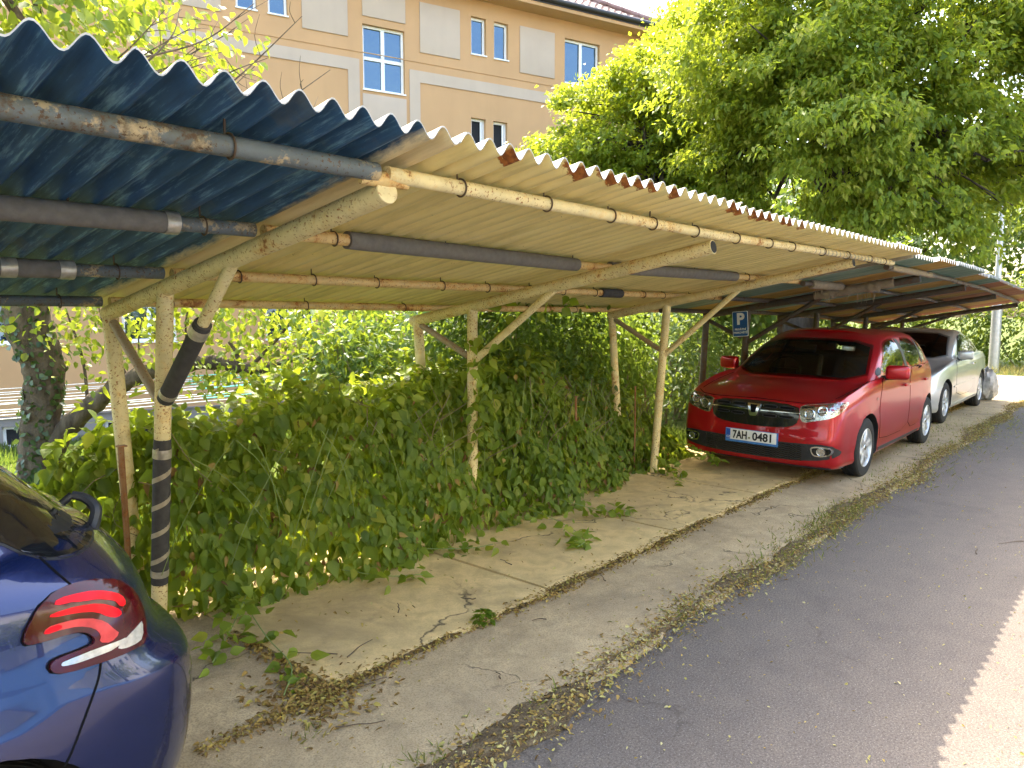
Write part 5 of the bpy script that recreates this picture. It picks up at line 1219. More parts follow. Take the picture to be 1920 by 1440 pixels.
# headlights
for sy in (-1, 1):
    pj = Proj(rn.b, (-1.2, sy * 1.6, 0), (1, -sy * 1.25, 0), (0, 1, 0), (0, 0, 1)) 
    pj = Proj(rn.b, (-2, 0, 0), (1, -sy * .0, 0), (0, 1, 0), (0, 0, 1))
    hp = [(sy * .455, .780), (sy * .60, .800), (sy * .72, .815), (sy * .800, .822), (sy * .812, .79), (sy * .80, .725), (sy * .74, .675), (sy * .60, .640), (sy * .49, .612), (sy * .462, .66), (sy * .452, .72)]
    hp = chaikin(hp, 1)
    base = pj.patch(hp, .0015, .03, .006).build("headlight", M_refl, red)
    q = MB()
    for (yy, zz, rr) in ((.545, .705, .052), (.655, .742, .050)):
        h = pj.hit(sy * yy, zz)
        Ml = Matrix.Translation(h[0] + h[1] * .004) @ h[1].to_track_quat('Z', 'Y').to_matrix().to_4x4()
        q.lathe([(rr, -.01), (rr, .010), (rr * .86, .013), (rr * .8, .0), (rr * .5, -.006), (.001, -.004)], Ml, 24)
    q.build("projector", M_chrome, base)
    pj.patch([(sy * .465, .768), (sy * .58, .785), (sy * .58, .765), (sy * .47, .745)], .004, .03, .004).build("bulb_housing", M_gloss, base)
    pj.patch([(sy * .50, .652), (sy * .60, .675), (sy * .60, .66), (sy * .50, .635)], .004, .03, .004).build("bulb_housing", M_gloss, base)
    q = MB()
    for (yy, zz) in ((.745, .80), (.765, .78), (.77, .755), (.755, .735), (.735, .72)):
        pj.patch([(sy * (yy - .013), zz - .009), (sy * (yy + .013), zz - .006), (sy * (yy + .013), zz + .008), (sy * (yy - .013), zz + .006)], .005, .03, .004, q)
    q.build("daylight_strip", M_white, base)
    pj.patch(hp, .008, .03, .001).build("lens", M_lens, base)
# lower grille and fog lamps 
lp_ = chaikin([(-.815, .365), (-.75, .425), (-.45, .412), (0, .40), (.45, .412), (.75, .425), (.815, .365), (.80, .305), (.70, .270), (.50, .243), (.25, .232), (0, .229), (-.25, .232), (-.50, .243), (-.70, .270), (-.80, .305)], 1)
lg = rfr.patch(lp_, .003, .04, .006).build("lower_grille", M_blk, red)
q = MB()
for z in np.arange(.250, .395, .020):
    for sgn in (0,):
        yy = np.linspace(-.50, .50, 41); pts = []
        for i, yv in enumerate(yy):
            h = rfr.hit(yv, z + .006 * (1 if i % 2 else -1) + .02 * (abs(yv) > .4) * 0); pts.append(h[0] + h[1] * .005)
        q.tube(pts, .0035, 5)
o = q.build("grille_mesh", M_gloss, lg); o["kind"] = "stuff"
for sy in (-1, 1):
    rfr.patch(chaikin([(sy * .48, .40), (sy * .53, .405), (sy * .60, .280), (sy * .555, .272)], 1), .007, .04, .006).build("grille_fin", M_blk, lg)
    fp_ = chaikin([(sy * .575, .400), (sy * .74, .405), (sy * .775, .375), (sy * .755, .325), (sy * .70, .303), (sy * .615, .300), (sy * .585, .33)], 2)
    fo = rfr.patch(fp_, .010, .03, .010).build("fog_lamp", M_chrome, red); rfr.patch(grow(fp_, -.013), .0115, .03, .004).build("surround", M_gloss, fo)
    h = rfr.hit(sy * .672, .352); Ml = Matrix.Translation(h[0] + h[1] * .012) @ h[1].to_track_quat('Z', 'Y').to_matrix().to_4x4()
    q = MB(); q.lathe([(.040, 0), (.040, .006), (.034, .007), (.03, .002), (.001, .0)], Ml, 20); q.build("lamp", M_refl, fo)
rfr.patch(chaikin([(-.80, .18), (0, .172), (.80, .18), (.80, .197), (0, .188), (-.80, .197)], 1), .010, .06, .02).build("chin_strip", M_blk, red)
# number plate
h = rfr.hit(0, .44); px = h[0].x - .016
PM = Matrix.Translation((px, 0, .425)) @ Matrix(((0, 0, -1, 0), (-1, 0, 0, 0), (0, 1, 0, 0), (0, 0, 0, 1)))   # plate local: x to the viewer's right, y up, z towards the viewer
m = MB(); m.box((px + .012, 0, .418), (.018, .545, .135)); pl = m.build("number_plate", M_strip, red, smooth=0)
bevel_box_mb((px + .002, 0, .428), (.006, .520, .110), .002).build("plate_face", M_white, pl)
m = MB(); m.box((px - .0015, .239, .428), (.003, .040, .106)); m.build("euro_band", M_euro, pl, smooth=0)
text_mesh("CZ", .030, PM @ Matrix.Translation((-.239, -.028, .0035)), M_white, pl, "country_code", .0006, bold=.0006)
text_mesh("7AH", .112, PM @ Matrix.Translation((-.117, .003, .002)), M_ink, pl, "plate_letters", .0012, bold=.0032, fit=.150)
text_mesh("0481", .112, PM @ Matrix.Translation((.113, .003, .002)), M_ink, pl, "plate_numbers", .0012, bold=.0032, fit=.196)
m = MB(); m.lathe([(.001, .0025), (.011, .0025), (.011, 0)], PM @ Matrix.Translation((-.0165, -.018, .001)), 16); m.build("plate_seal", M_refl, pl)
# cabin
seats(red, ((1.95, -.36), (1.95, .36))); bevel_box_mb((2.98, 0, .62), (.5, 1.2, .16), .05).build("rear_bench", M_seat, red); bevel_box_mb((3.28, 0, .90), (.14, 1.2, .52), .05, Matrix.Rotation(R(18), 3, 'Y')).build("rear_backrest", M_seat, red)
for yv in (-.42, .42): bevel_box_mb((3.34, yv, 1.20), (.08, .26, .15), .035).build("rear_headrest", M_seat, red)
bevel_box_mb((1.36, 0, .845), (.52, 1.42, .18), .07).build("dashboard", M_dash, red)
Ms = Matrix.Translation((1.72, .36, .97)) @ Matrix.Rotation(R(-65), 4, 'Y'); m = MB(); m.tube([Ms @ Vector((.18 * math.cos(a), .18 * math.sin(a), 0)) for a in np.linspace(0, 2 * math.pi, 33)[:-1]], .015, 8, closed=True); m.box(Ms @ Vector((0, 0, 0)), (.05, .3, .06)); m.build("steering_wheel", M_blk, red)
bevel_box_mb((1.78, 0, 1.32), (.04, .22, .06), .015).build("inside_mirror", M_blk, red)
for (a, b, c) in (((1.09, .50, .972), (1.12, .15, .984), (1.12, -.10, .984)), ((1.11, -.12, .98), (1.15, -.40, .986), (1.23, -.62, .99))):
    m = MB(); m.tube(crom([a, b, c], 6), .009, 6); m.build("wiper", M_blk, red)
m = MB(); m.tube([(2.1, 0, 1.46), (2.06, 0, 1.50)], [.012, .006], 8); m.build("aerial", M_blk, red)
rr_.patch(chaikin([(-.80, .98), (-.62, .99), (-.62, .74), (-.82, .76)], 1), .004, .05, .006).build("rear_lamp", plain("red_lamp", (.35, .01, .012), .2, coat=.5), red)
# ================= silver coupe
sil = thing("parked_car", "silver coupe with round headlamps parked behind the red car", "car", (11.78, 3.27, 0.03), world=False); sil.rotation_euler = (R(0.9), 0, 0)
X = [0, .015, .06, .18, .48, 1.10, 2.10, 3.10, 3.80, 4.28, 4.52, 4.61, 4.64]; Y = [0, .30, .55, .735, .83, .862, .868, .868, .85, .80, .66, .38, 0]
r0 = ring(X, Y, zl(.19, .19, .22), .12, .10, .85)
SG = [flatring(r0, .19), r0, ring(X, Y, zl(.22, .23, .28), .03, .05, .975), ring(X, Y, zl(.33, .33, .38), .005, .01, .99), ring(X, Y, zl(.45, .48, .52), 0, 0, 1.0), ring(X, Y, zl(.56, .60, .68), .035, .02, 1.0),
      ring(X, Y, [.66, .66, .66, .67, .70, .76, .80, .83, .85, .85, .85, .85, .85], .10, .05, .985), ring(X, Y, [.715, .715, .72, .735, .78, .845, .875, .90, .92, .92, .92, .92, .92], .16, .09, .955),
      [(.22, 0, .76), (.24, .30, .758), (.30, .52, .758), (.42, .66, .77), (.64, .755, .81), (1.15, .80, .875), (2.1, .815, .905), (3.1, .815, .93), (3.75, .80, .95), (4.2, .74, .955), (4.40, .61, .96), (4.49, .35, .965), (4.51, 0, .97)],
      [(.80, 0, .86), (.82, .30, .855), (.86, .50, .845), (.94, .65, .84), (1.08, .74, .865), (1.35, .785, .90), (2.12, .80, .92), (3.1, .80, .945), (3.72, .785, .965), (4.08, .72, .972), (4.24, .59, .98), (4.32, .34, .985), (4.34, 0, .99)],
      [(1.36, 0, .945), (1.37, .30, .942), (1.41, .52, .936), (1.47, .66, .93), (1.57, .745, .93), (1.75, .78, .935), (2.2, .79, .945), (3.1, .79, .96), (3.70, .765, .975), (3.95, .70, .985), (4.08, .58, .99), (4.15, .33, .995), (4.16, 0, 1.0)],
      [(1.78, 0, 1.165), (1.79, .28, 1.162), (1.83, .47, 1.155), (1.885, .60, 1.145), (1.96, .66, 1.145), (2.08, .69, 1.155), (2.45, .705, 1.175), (3.0, .70, 1.185), (3.40, .675, 1.185), (3.58, .62, 1.185), (3.68, .52, 1.19), (3.73, .3, 1.195), (3.74, 0, 1.20)],
      [(2.24, 0, 1.345), (2.25, .24, 1.342), (2.28, .41, 1.333), (2.32, .52, 1.32), (2.375, .575, 1.31), (2.46, .60, 1.315), (2.66, .61, 1.33), (2.9, .605, 1.335), (3.10, .58, 1.325), (3.20, .53, 1.318), (3.27, .44, 1.32), (3.31, .25, 1.33), (3.32, 0, 1.335)],
      [(2.36, 0, 1.378), (2.37, .19, 1.376), (2.39, .34, 1.37), (2.42, .43, 1.36), (2.46, .48, 1.352), (2.53, .50, 1.357), (2.70, .51, 1.37), (2.88, .505, 1.372), (3.03, .485, 1.365), (3.11, .44, 1.356), (3.16, .37, 1.358), (3.19, .2, 1.365), (3.20, 0, 1.368)]]
SG.append([(p[0], p[1] * .45, p[2] + .018) for p in SG[-1]]); SG.append([(np.interp(p[0], [2.3, 3.2], [2.5, 3.08]), 0, 1.397) for p in SG[-1]])
sw = [chaikin([(1.86, .965), (2.85, .985), (2.90, 1.26), (2.70, 1.285), (2.47, 1.27), (2.30, 1.20), (2.05, 1.07)], 1), chaikin([(2.93, .99), (3.55, 1.01), (3.40, 1.12), (3.18, 1.24), (2.96, 1.275)], 1)]
wsp = chaikin([(-.68, .955), (0, .975), (.68, .955), (.615, 1.13), (.545, 1.30), (0, 1.325), (-.545, 1.30), (-.615, 1.13)], 1); rwp = chaikin([(-.55, 1.03), (.55, 1.03), (.46, 1.28), (-.46, 1.28)], 1)
sb, sn, sf_, sfr, srr = car_shell(sil, SG, (10, 12), .868, M_silver, 10, .50, sw, wsp, rwp, (1.3, 2.4), (3.15, 4.5), (.84, 3.60), .315, 'seven', .215)
sfr.patch(grow(wsp, .02), .003, .06, .004).build("windscreen", M_ag, sil); srr.patch(grow(rwp, .02), .003, .06, .004).build("rear_window", M_ag_dark, sil)
for pj in (sn, sf_):
    for p in sw: pj.patch(grow(p, .016), .002, .06, .004).build("side_window", M_ag_dark, sil)
    d = outlined(pj, chaikin([(1.52, .36), (1.45, .60), (1.52, .85), (1.80, .93), (2.88, .955), (2.93, .70), (2.86, .36)], 1), .0035, M_silver, "door", sil)
    hh = pj.hit(2.70, .82); bevel_box_mb(hh[0] + hh[1] * .02, (.20, .026, .034), .012).build("handle", M_chrome, d)
    pj.patch([(1.30, .515), (2.90, .535), (2.90, .565), (1.30, .545)], .012, .08, .014).build("rub_strip", M_silver, sil)
    pj.patch([(1.20, .23), (3.20, .24), (3.20, .275), (1.20, .265)], .008, .1, .01).build("sill_strip", M_silver, sil)
mirror(sil, 1.86, -.80, .985, -1, M_silver, 1.05); mirror(sil, 1.86, .80, .985, 1, M_silver, 1.05)
for sy in (-1, 1):
    for (yy, zz, ry, rz, nm) in ((.63, .665, .105, .085, "headlight"), (.435, .645, .075, .065, "headlight")):
        ov = [(sy * (yy + ry * math.cos(a)), zz + rz * math.sin(a) + .02 * math.cos(a)) for a in np.linspace(0, 2 * math.pi, 29)[:-1]]
        b = sfr.patch(ov, .003, .03, .006).build(nm, M_refl, sil); h = sfr.hit(sy * yy, zz)
        Ml = Matrix.Translation(h[0] + h[1] * .004) @ h[1].to_track_quat('Z', 'Y').to_matrix().to_4x4(); q = MB(); q.lathe([(rz * .6, -.01), (rz * .6, .008), (rz * .5, .01), (rz * .3, -.004), (.001, -.002)], Ml, 20); q.build("projector", M_chrome, b)
        sfr.patch(grow(ov, .008), .0025, .03, .006).build("lamp_rim", M_chrome, b); sfr.patch(ov, .010, .03, .001).build("lens", M_lens, b)
    sfr.patch(chaikin([(sy * .50, .455), (sy * .78, .475), (sy * .78, .50), (sy * .50, .48)], 1), .012, .05, .014).build("bumper_strip", M_silver, sil)
gg = sfr.patch(chaikin([(-.30, .70), (.30, .70), (.26, .56), (.18, .535), (-.18, .535), (-.26, .56)], 1), .004, .04, .006).build("grille", M_gloss, sil)
q = MB()
for z in (.58, .615, .65): sfr.patch([(-.25, z), (.25, z), (.25, z + .012), (-.25, z + .012)], .010, .06, .01, q)
q.build("chrome_strip", M_chrome, gg)
sfr.patch(chaikin([(-.60, .38), (.60, .38), (.55, .26), (-.55, .26)], 1), .003, .05, .005).build("lower_grille", M_blk, sil)
seats(sil, ((2.3, -.35), (2.3, .35))); bevel_box_mb((1.72, 0, .82), (.5, 1.38, .18), .07).build("dashboard", M_dash, sil)
bevel_box_mb((3.3, 0, .78), (.4, 1.1, .4), .08).build("rear_bench", M_seat, sil)
Ms = Matrix.Translation((2.02, .35, .92)) @ Matrix.Rotation(R(-65), 4, 'Y'); m = MB(); m.tube([Ms @ Vector((.18 * math.cos(a), .18 * math.sin(a), 0)) for a in np.linspace(0, 2 * math.pi, 33)[:-1]], .015, 8, closed=True); m.build("steering_wheel", M_blk, sil)
m = MB(); m.grid([[(3.05, -.02, 1.385), (3.2, -.012, 1.372)], [(3.16, -.01, 1.43), (3.22, -.008, 1.41)]]); m.grid([[(3.05, .02, 1.385), (3.2, .012, 1.372)], [(3.16, .01, 1.43), (3.22, .008, 1.41)]]); m.build("aerial", M_blk, sil)

# ================= blue hatchback at the left edge
blu = thing("parked_car", "dark blue hatchback seen only by its rear corner with a hooked red tail lamp", "car", (-2.95, 2.80, 0.03), world=False)
X = [0, .012, .05, .16, .44, 1.00, 1.90, 2.60, 3.20, 3.66, 3.865, 3.95, 3.97]; Y = [0, .30, .55, .74, .835, .862, .868, .872, .870, .81, .68, .40, 0]
r0 = ring(X, Y, zl(.20, .20, .22), .10, .10, .85)
BG = [flatring(r0, .20), r0, ring(X, Y, zl(.215, .23, .27), .03, .05, .965), ring(X, Y, zl(.32, .32, .36), .01, .0, .985), ring(X, Y, zl(.45, .47, .52), 0, -.025, .998), ring(X, Y, zl(.58, .62, .665), .02, -.015, 1.0),
      ring(X, Y, [.70, .70, .70, .715, .76, .84, .84, .84, .80, .765, .755, .75, .75], .055, .06, .985),
      ring(X, Y, [.765, .765, .765, .785, .845, .92, .935, .945, .945, .935, .925, .92, .92], .09, .115, .95),
      [(.155, 0, .803), (.165, .30, .802), (.205, .54, .805), (.30, .70, .822), (.52, .775, .88), (1.02, .80, .955), (1.9, .812, .985), (2.6, .812, 1.0), (3.14, .792, 1.015), (3.48, .722, 1.03), (3.655, .60, 1.035), (3.75, .34, 1.035), (3.77, 0, 1.035)],
      [(.52, 0, .905), (.54, .29, .90), (.58, .50, .89), (.68, .65, .88), (.86, .745, .918), (1.18, .79, .975), (1.92, .80, .998), (2.6, .80, 1.015), (3.12, .775, 1.035), (3.44, .70, 1.055), (3.61, .575, 1.062), (3.70, .325, 1.065), (3.72, 0, 1.065)],
      [(1.00, 0, .985), (1.02, .30, .982), (1.06, .52, .975), (1.12, .67, .97), (1.22, .75, .975), (1.40, .78, .985), (1.95, .792, 1.005), (2.6, .792, 1.025), (3.10, .765, 1.05), (3.41, .69, 1.07), (3.58, .56, 1.08), (3.67, .32, 1.085), (3.69, 0, 1.085)],
      [(1.42, 0, 1.215), (1.44, .28, 1.212), (1.48, .47, 1.205), (1.535, .60, 1.195), (1.615, .665, 1.195), (1.74, .70, 1.205), (2.12, .715, 1.225), (2.6, .712, 1.24), (3.02, .685, 1.245), (3.28, .625, 1.245), (3.43, .515, 1.245), (3.51, .3, 1.245), (3.53, 0, 1.245)],
      [(1.86, 0, 1.395), (1.87, .25, 1.392), (1.90, .42, 1.383), (1.94, .53, 1.368), (1.995, .575, 1.36), (2.09, .60, 1.365), (2.34, .612, 1.385), (2.6, .61, 1.39), (2.92, .59, 1.38), (3.12, .545, 1.37), (3.25, .455, 1.37), (3.32, .25, 1.378), (3.335, 0, 1.385)],
      [(1.99, 0, 1.43), (2.0, .20, 1.428), (2.02, .36, 1.423), (2.06, .45, 1.41), (2.11, .49, 1.40), (2.19, .51, 1.41), (2.42, .52, 1.43), (2.6, .52, 1.433), (2.85, .505, 1.42), (3.0, .465, 1.408), (3.1, .39, 1.41), (3.16, .2, 1.415), (3.17, 0, 1.42)]]
BG.append([(p[0], p[1] * .45, p[2] + .02) for p in BG[-1]]); BG.append([(np.interp(p[0], [1.9, 3.2], [2.15, 2.95]), 0, 1.457 - .02 * abs(p[0] - 2.5)) for p in BG[-1]])
sw = [chaikin([(1.50, 1.02), (2.30, 1.03), (2.30, 1.34), (2.10, 1.34), (1.93, 1.29), (1.70, 1.15)], 1), chaikin([(2.40, 1.04), (2.95, 1.07), (2.88, 1.33), (2.40, 1.35)], 1)]
wsp = chaikin([(-.68, .995), (0, 1.015), (.68, .995), (.62, 1.18), (.54, 1.35), (0, 1.375), (-.54, 1.35), (-.62, 1.18)], 1); rwp = chaikin([(-.52, 1.11), (.52, 1.11), (.42, 1.33), (-.42, 1.33)], 1)
bb, bn, bf_, bfr, brr = car_shell(blu, BG, (12,), .872, M_blue, 10, .55, sw, wsp, rwp, (.9, 2.0), (3.0, 4.2), (.85, 3.27), .305, 'five', .195)
bfr.patch(grow(wsp, .022), .003, .06, .004).build("windscreen", M_ag, blu)
for pj in (bn, bf_):
    for p in sw: pj.patch(grow(p, .018), .002, .06, .004).build("side_window", M_ag_dark, blu)
    outlined(pj, chaikin([(1.30, .335), (1.22, .60), (1.30, .92), (2.32, .99), (2.33, .335)], 1), .0035, M_blue, "door", blu); outlined(pj, chaikin([(2.35, .335), (2.35, .99), (3.0, 1.02), (2.95, .66), (2.84, .45), (2.82, .335)], 1), .0035, M_blue, "door", blu)
mirror(blu, 1.45, -.84, 1.02, -1, M_blue); mirror(blu, 1.45, .84, 1.02, 1, M_blue)
#BLUEDETAIL
brr.patch(grow(rwp, .02), .003, .06, .004).build("rear_window", M_ag_dark, blu)
ud = Vector((.83, .55, 0)).normalized(); dd = Vector((-.55, .83, 0)).normalized(); dg_ = Proj(bn.b, dd * -4, dd, ud, (0, 0, 1))
gl3 = [(3.444, -.655, 1.099), (3.484, -.661, 1.065), (3.518, -.686, 1.047), (3.556, -.684, 1.036), (3.606, -.661, 1.030), (3.652, -.61, 1.031), (3.693, -.533, 1.035), (3.716, -.45, 1.045), (3.69, -.40, 1.075), (3.62, -.38, 1.14), (3.53, -.38, 1.22), (3.44, -.42, 1.30), (3.33, -.47, 1.345), (3.22, -.56, 1.345), (3.22, -.63, 1.25), (3.33, -.655, 1.16)]
gp_ = chaikin([(Vector(p).dot(ud), p[2]) for p in gl3], 1)
qg = dg_.patch(gp_, .004, .04, .006).build("quarter_glass", M_gloss, blu); dg_.patch(grow(gp_, .007), .0015, .04, .004).build("seal", M_blk, qg)
def near_strip(pts, r, name, mat, par):
    q = []
    for a, b in crom([(p[0], p[1], 0) for p in pts], 6)[:] and [(v[0], v[1]) for v in crom([(p[0], p[1], 0) for p in pts], 6)]:
        h = bn.hit(a, b)
        if h: q.append(h[0] + h[1] * .0004)
    m = MB(); m.tube(q, r, 6); return m.build(name, mat, par)
near_strip([(3.519, 1.046), (3.542, 1.011), (3.572, .970)], .003, "panel_gap", M_gap, blu)
near_strip([(3.61, .772), (3.599, .738), (3.576, .697), (3.539, .631), (3.516, .593), (3.499, .566)], .003, "panel_gap", M_gap, blu)
outlined(bn, [(3.298 + .098 * math.cos(a), .843 + .098 * math.sin(a)) for a in np.linspace(0, 2 * math.pi, 33)[:-1]], .002, M_blue, "fuel_flap", blu, gap=.004, step=.03)
M_lred = plain("dark_red_lens", (0.055, 0.003, 0.005), 0.14, spec=0.3, coat=0.4, var=.2, scale=20); M_lbr = plain("bright_red_lens", (0.75, 0.003, 0.012), 0.25, spec=0.2, var=.1); M_lpink = plain("pale_red_lens", (0.55, 0.05, 0.045), 0.2, spec=0.3, var=.25, scale=30)
M_lclear = plain("clear_lens", (0.62, 0.60, 0.52), 0.08, metal=.5, coat=1.0, var=.3, scale=40)
lo = [(3.436, .892), (3.443, .911), (3.461, .935), (3.484, .957), (3.516, .971), (3.556, .975), (3.607, .969), (3.657, .956), (3.697, .932), (3.727, .896), (3.742, .857), (3.746, .822), (3.738, .764), (3.687, .765), (3.61, .772), (3.545, .780), (3.508, .787), (3.489, .797), (3.484, .812), (3.492, .823), (3.512, .826), (3.55, .825), (3.588, .825), (3.596, .833), (3.588, .850), (3.565, .866), (3.536, .872), (3.499, .874), (3.46, .877), (3.441, .881)]
tl_ = bn.patch(chaikin(lo, 1), .014, .02, .022).build("tail_lamp", M_lred, blu, smooth=50)
bn.patch(grow(lo, .0022), .0035, .02, .008).build("seal", M_gap, tl_)
for nm, mt, p in (("light_band", M_lbr, [(3.51, .943), (3.518, .957), (3.583, .952), (3.644, .934), (3.68, .911), (3.689, .887), (3.673, .883), (3.654, .908), (3.612, .927), (3.566, .937)]),
                  ("light_band", M_lbr, [(3.495, .923), (3.501, .932), (3.564, .929), (3.617, .915), (3.658, .89), (3.673, .869), (3.658, .864), (3.633, .876), (3.607, .899), (3.561, .913)]),
                  ("light_band", M_lpink, [(3.477, .892), (3.485, .905), (3.527, .904), (3.585, .894), (3.624, .869), (3.646, .839), (3.659, .824), (3.631, .811), (3.603, .825), (3.611, .84), (3.595, .864), (3.557, .883), (3.519, .889)]),
                  ("light_band", M_lbr, [(3.477, .890), (3.485, .903), (3.520, .902), (3.520, .890)]),
                  ("reversing_lens", M_lclear, [(3.508, .808), (3.514, .814), (3.596, .813), (3.65, .807), (3.679, .806), (3.643, .791), (3.593, .794), (3.547, .797), (3.512, .803)]),
                  ("indicator_lens", M_lclear, [(3.648, .786), (3.655, .797), (3.683, .808), (3.716, .819), (3.731, .822), (3.725, .779), (3.688, .776)])):
    bn.patch(chaikin(p, 1), .0155 if nm != "light_band" or mt is not M_lbr or p[0][1] != .890 else .0165, .02, .004).build(nm, mt, tl_, smooth=50)
m = MB(); m.tube(crom([(3.70, -.46, .995), (3.735, -.42, 1.03), (3.752, -.40, 1.075), (3.735, -.37, 1.105), (3.705, -.35, 1.118)], 6), [.020 - .0003 * i for i in range(25)], 8)
m.tube(crom([(3.705, -.35, 1.118), (3.68, -.34, 1.095)], 4), [.012] * 5, 8); m.build("rear_wiper", M_blk, blu)
# ------------------------------------------------------------------ across the road (mirrored in the cars, bounces sunlight under the roofs)
M_pale = plaster("cream_white_render", (0.82, 0.76, 0.63))
op = thing("apartment_house", "pale rendered house across the road, mirrored in the paint of the blue car", "house", (0, -10.5, 0))
opn = [(x, x + 1.3, z, z + 1.5) for x in np.arange(-16, 24, 3.2) for z in (1.2, 4.2, 7.1)]
w = MB(); 
def hole_wall(mb, x0, x1, z0, z1, y, holes, depth):
    S = sorted({x0, x1, *[v for h in holes for v in h[:2]]}); Zs = sorted({z0, z1, *[v for h in holes for v in h[2:]]})
    for i in range(len(S) - 1):
        for j in range(len(Zs) - 1):
            cx, cz = (S[i] + S[i + 1]) / 2, (Zs[j] + Zs[j + 1]) / 2
            if any(h[0] < cx < h[1] and h[2] < cz < h[3] for h in holes): continue
            mb.add([(S[i], y, Zs[j]), (S[i + 1], y, Zs[j]), (S[i + 1], y, Zs[j + 1]), (S[i], y, Zs[j + 1])], [(3, 2, 1, 0)])
    for a, b, c, d in holes:
        mb.add([(a, y, c), (a, y - depth, c), (a, y - depth, d), (a, y, d), (b, y, c), (b, y - depth, c), (b, y - depth, d), (b, y, d)], [(0, 1, 2, 3), (4, 7, 6, 5), (3, 2, 6, 7), (0, 4, 5, 1)])
hole_wall(w, -18, 26, -0.1, 9.4, -10.5, opn, 0.2)
w.add([(-18, -10.5, -0.1), (-18, -20, -0.1), (-18, -20, 9.4), (-18, -10.5, 9.4), (26, -10.5, -0.1), (26, -20, -0.1), (26, -20, 9.4), (26, -10.5, 9.4)], [(0, 1, 2, 3), (7, 6, 5, 4), (1, 5, 6, 2)])
link_mesh("wall", w.mesh("wall", 0), M_pale, op)
for a, b, c, d in opn:
    m = MB(); m.box(((a + b) / 2, -10.66, c + .04), (b - a, .06, .08)); m.box(((a + b) / 2, -10.66, d - .04), (b - a, .06, .08)); m.box((a + .04, -10.66, (c + d) / 2), (.08, .06, d - c - .16)); m.box((b - .04, -10.66, (c + d) / 2), (.08, .06, d - c - .16)); m.box(((a + b) / 2, -10.66, (c + d) / 2), (.08, .055, d - c - .16))
    fr = link_mesh("window", m.mesh("window", 0), M_pvc, op); m = MB(); m.add([(a, -10.68, c), (b, -10.68, c), (b, -10.68, d), (a, -10.68, d)], [(0, 1, 2, 3)]); link_mesh("pane", m.mesh("pane", 0), M_hglass, fr)
m = MB(); m.grid([[(-18.5, -9.9, 9.3), (26.5, -9.9, 9.3)], [(-18.5, -15.2, 12.8), (26.5, -15.2, 12.8)], [(-18.5, -20.6, 9.3), (26.5, -20.6, 9.3)]]); link_mesh("roof", m.mesh("roof", 0), M_tiles, op)
g = MB(); g.grid([[(x, y, 0.10) for x in np.arange(-30, 28.1, 2)] for y in (-10.5, -7.5, -5.0)]); g.grid([[(x, -5.0, 0.10) for x in np.arange(-30, 28.1, 2)], [(x, -5.0, -0.05) for x in np.arange(-30, 28.1, 2)]])
tag(g.build("pavement", M_strip, smooth=0), kind="structure")
# ---- lamp post
lpz = thing("street_lamp", "slim galvanised steel lamp post standing before the clipped far hedge", "lamp post", (24.85, 3.6, 0))
M_galv = plain("galvanised_steel", (0.50, 0.51, 0.52), 0.42, metal=0.55, var=0.12, scale=12)
m = MB(); m.tube([(24.85, 3.6, -.05), (24.85, 3.6, 1.9)], [.135, .13], 16); m.tube([(24.85, 3.6, 1.9), (24.83, 3.62, 2.0), (24.82, 3.64, 5.6)], [.128, .085, .06], 16); m.build("post", M_galv, lpz)
m = MB(); m.tube(crom([(24.82, 3.64, 5.55), (24.7, 3.3, 6.0), (24.6, 2.4, 6.2)], 6), .035, 10); m.build("arm", M_galv, lpz)
hd = bevel_box_mb((24.55, 1.9, 6.2), (.26, .7, .11), .04).build("lamp_head", M_galv, lpz)
m = MB(); m.box((24.55, 1.85, 6.14), (.2, .45, .02)); m.build("diffuser", M_white, hd)
m = MB(); m.box((24.74, 3.55, 3.35), (.10, .14, .22)); m.build("control_box", M_white, lpz)
# ---- parking sign hung on the first post of the old carport
sg = thing("parking_sign", "blue parking sign with a white P hung on a dark post beside the red car", "sign", (8.695, 3.93, 1.553), world=False)
sg.rotation_euler = (R(-4), 0, 0)
SM = Matrix(((0, 0, -1, 0), (-1, 0, 0, 0), (0, 1, 0, 0), (0, 0, 0, 1)))
def rrect(w, h, r): return chaikin([(-w / 2, -h / 2), (w / 2, -h / 2), (w / 2, h / 2), (-w / 2, h / 2)], 0) if r == 0 else [p for c, a0 in (((w / 2 - r, h / 2 - r), 0), ((-w / 2 + r, h / 2 - r), 90), ((-w / 2 + r, -h / 2 + r), 180), ((w / 2 - r, -h / 2 + r), 270)) for p in [(c[0] + r * math.cos(R(a0 + k * 30)), c[1] + r * math.sin(R(a0 + k * 30))) for k in range(4)]]
M_sblue = plain("sign_blue", (0.012, 0.085, 0.27), 0.4, var=0.08)
m = MB(); m.prism(rrect(.20, .31, .012), SM, -.004, 0); m.build("backing_plate", M_white, sg, smooth=0)
m = MB(); m.prism(rrect(.188, .298, .010), SM, 0, .0012); m.build("blue_face", M_sblue, sg, smooth=0)
text_mesh("P", .19, SM @ Matrix.Translation((.004, .055, .002)), M_white, sg, "letter", .0008, bold=.008)
text_mesh("PRIVÁTNÍ", .034, SM @ Matrix.Translation((0, -.068, .002)), M_white, sg, "lettering", .0008, bold=.0008); text_mesh("PARKOVIŠTĚ", .034, SM @ Matrix.Translation((0, -.108, .002)), M_white, sg, "lettering", .0008, sx=.9, bold=.0008)
m = MB(); m.tube([(.01 + .0045, 0.0, .10), (.01 + .0045, 0, .12)], .004, 6)
for z in (.11, -.11): m.box((.03, 0, z), (.05, .03, .012))
m.build("bracket", M_darkp, sg)
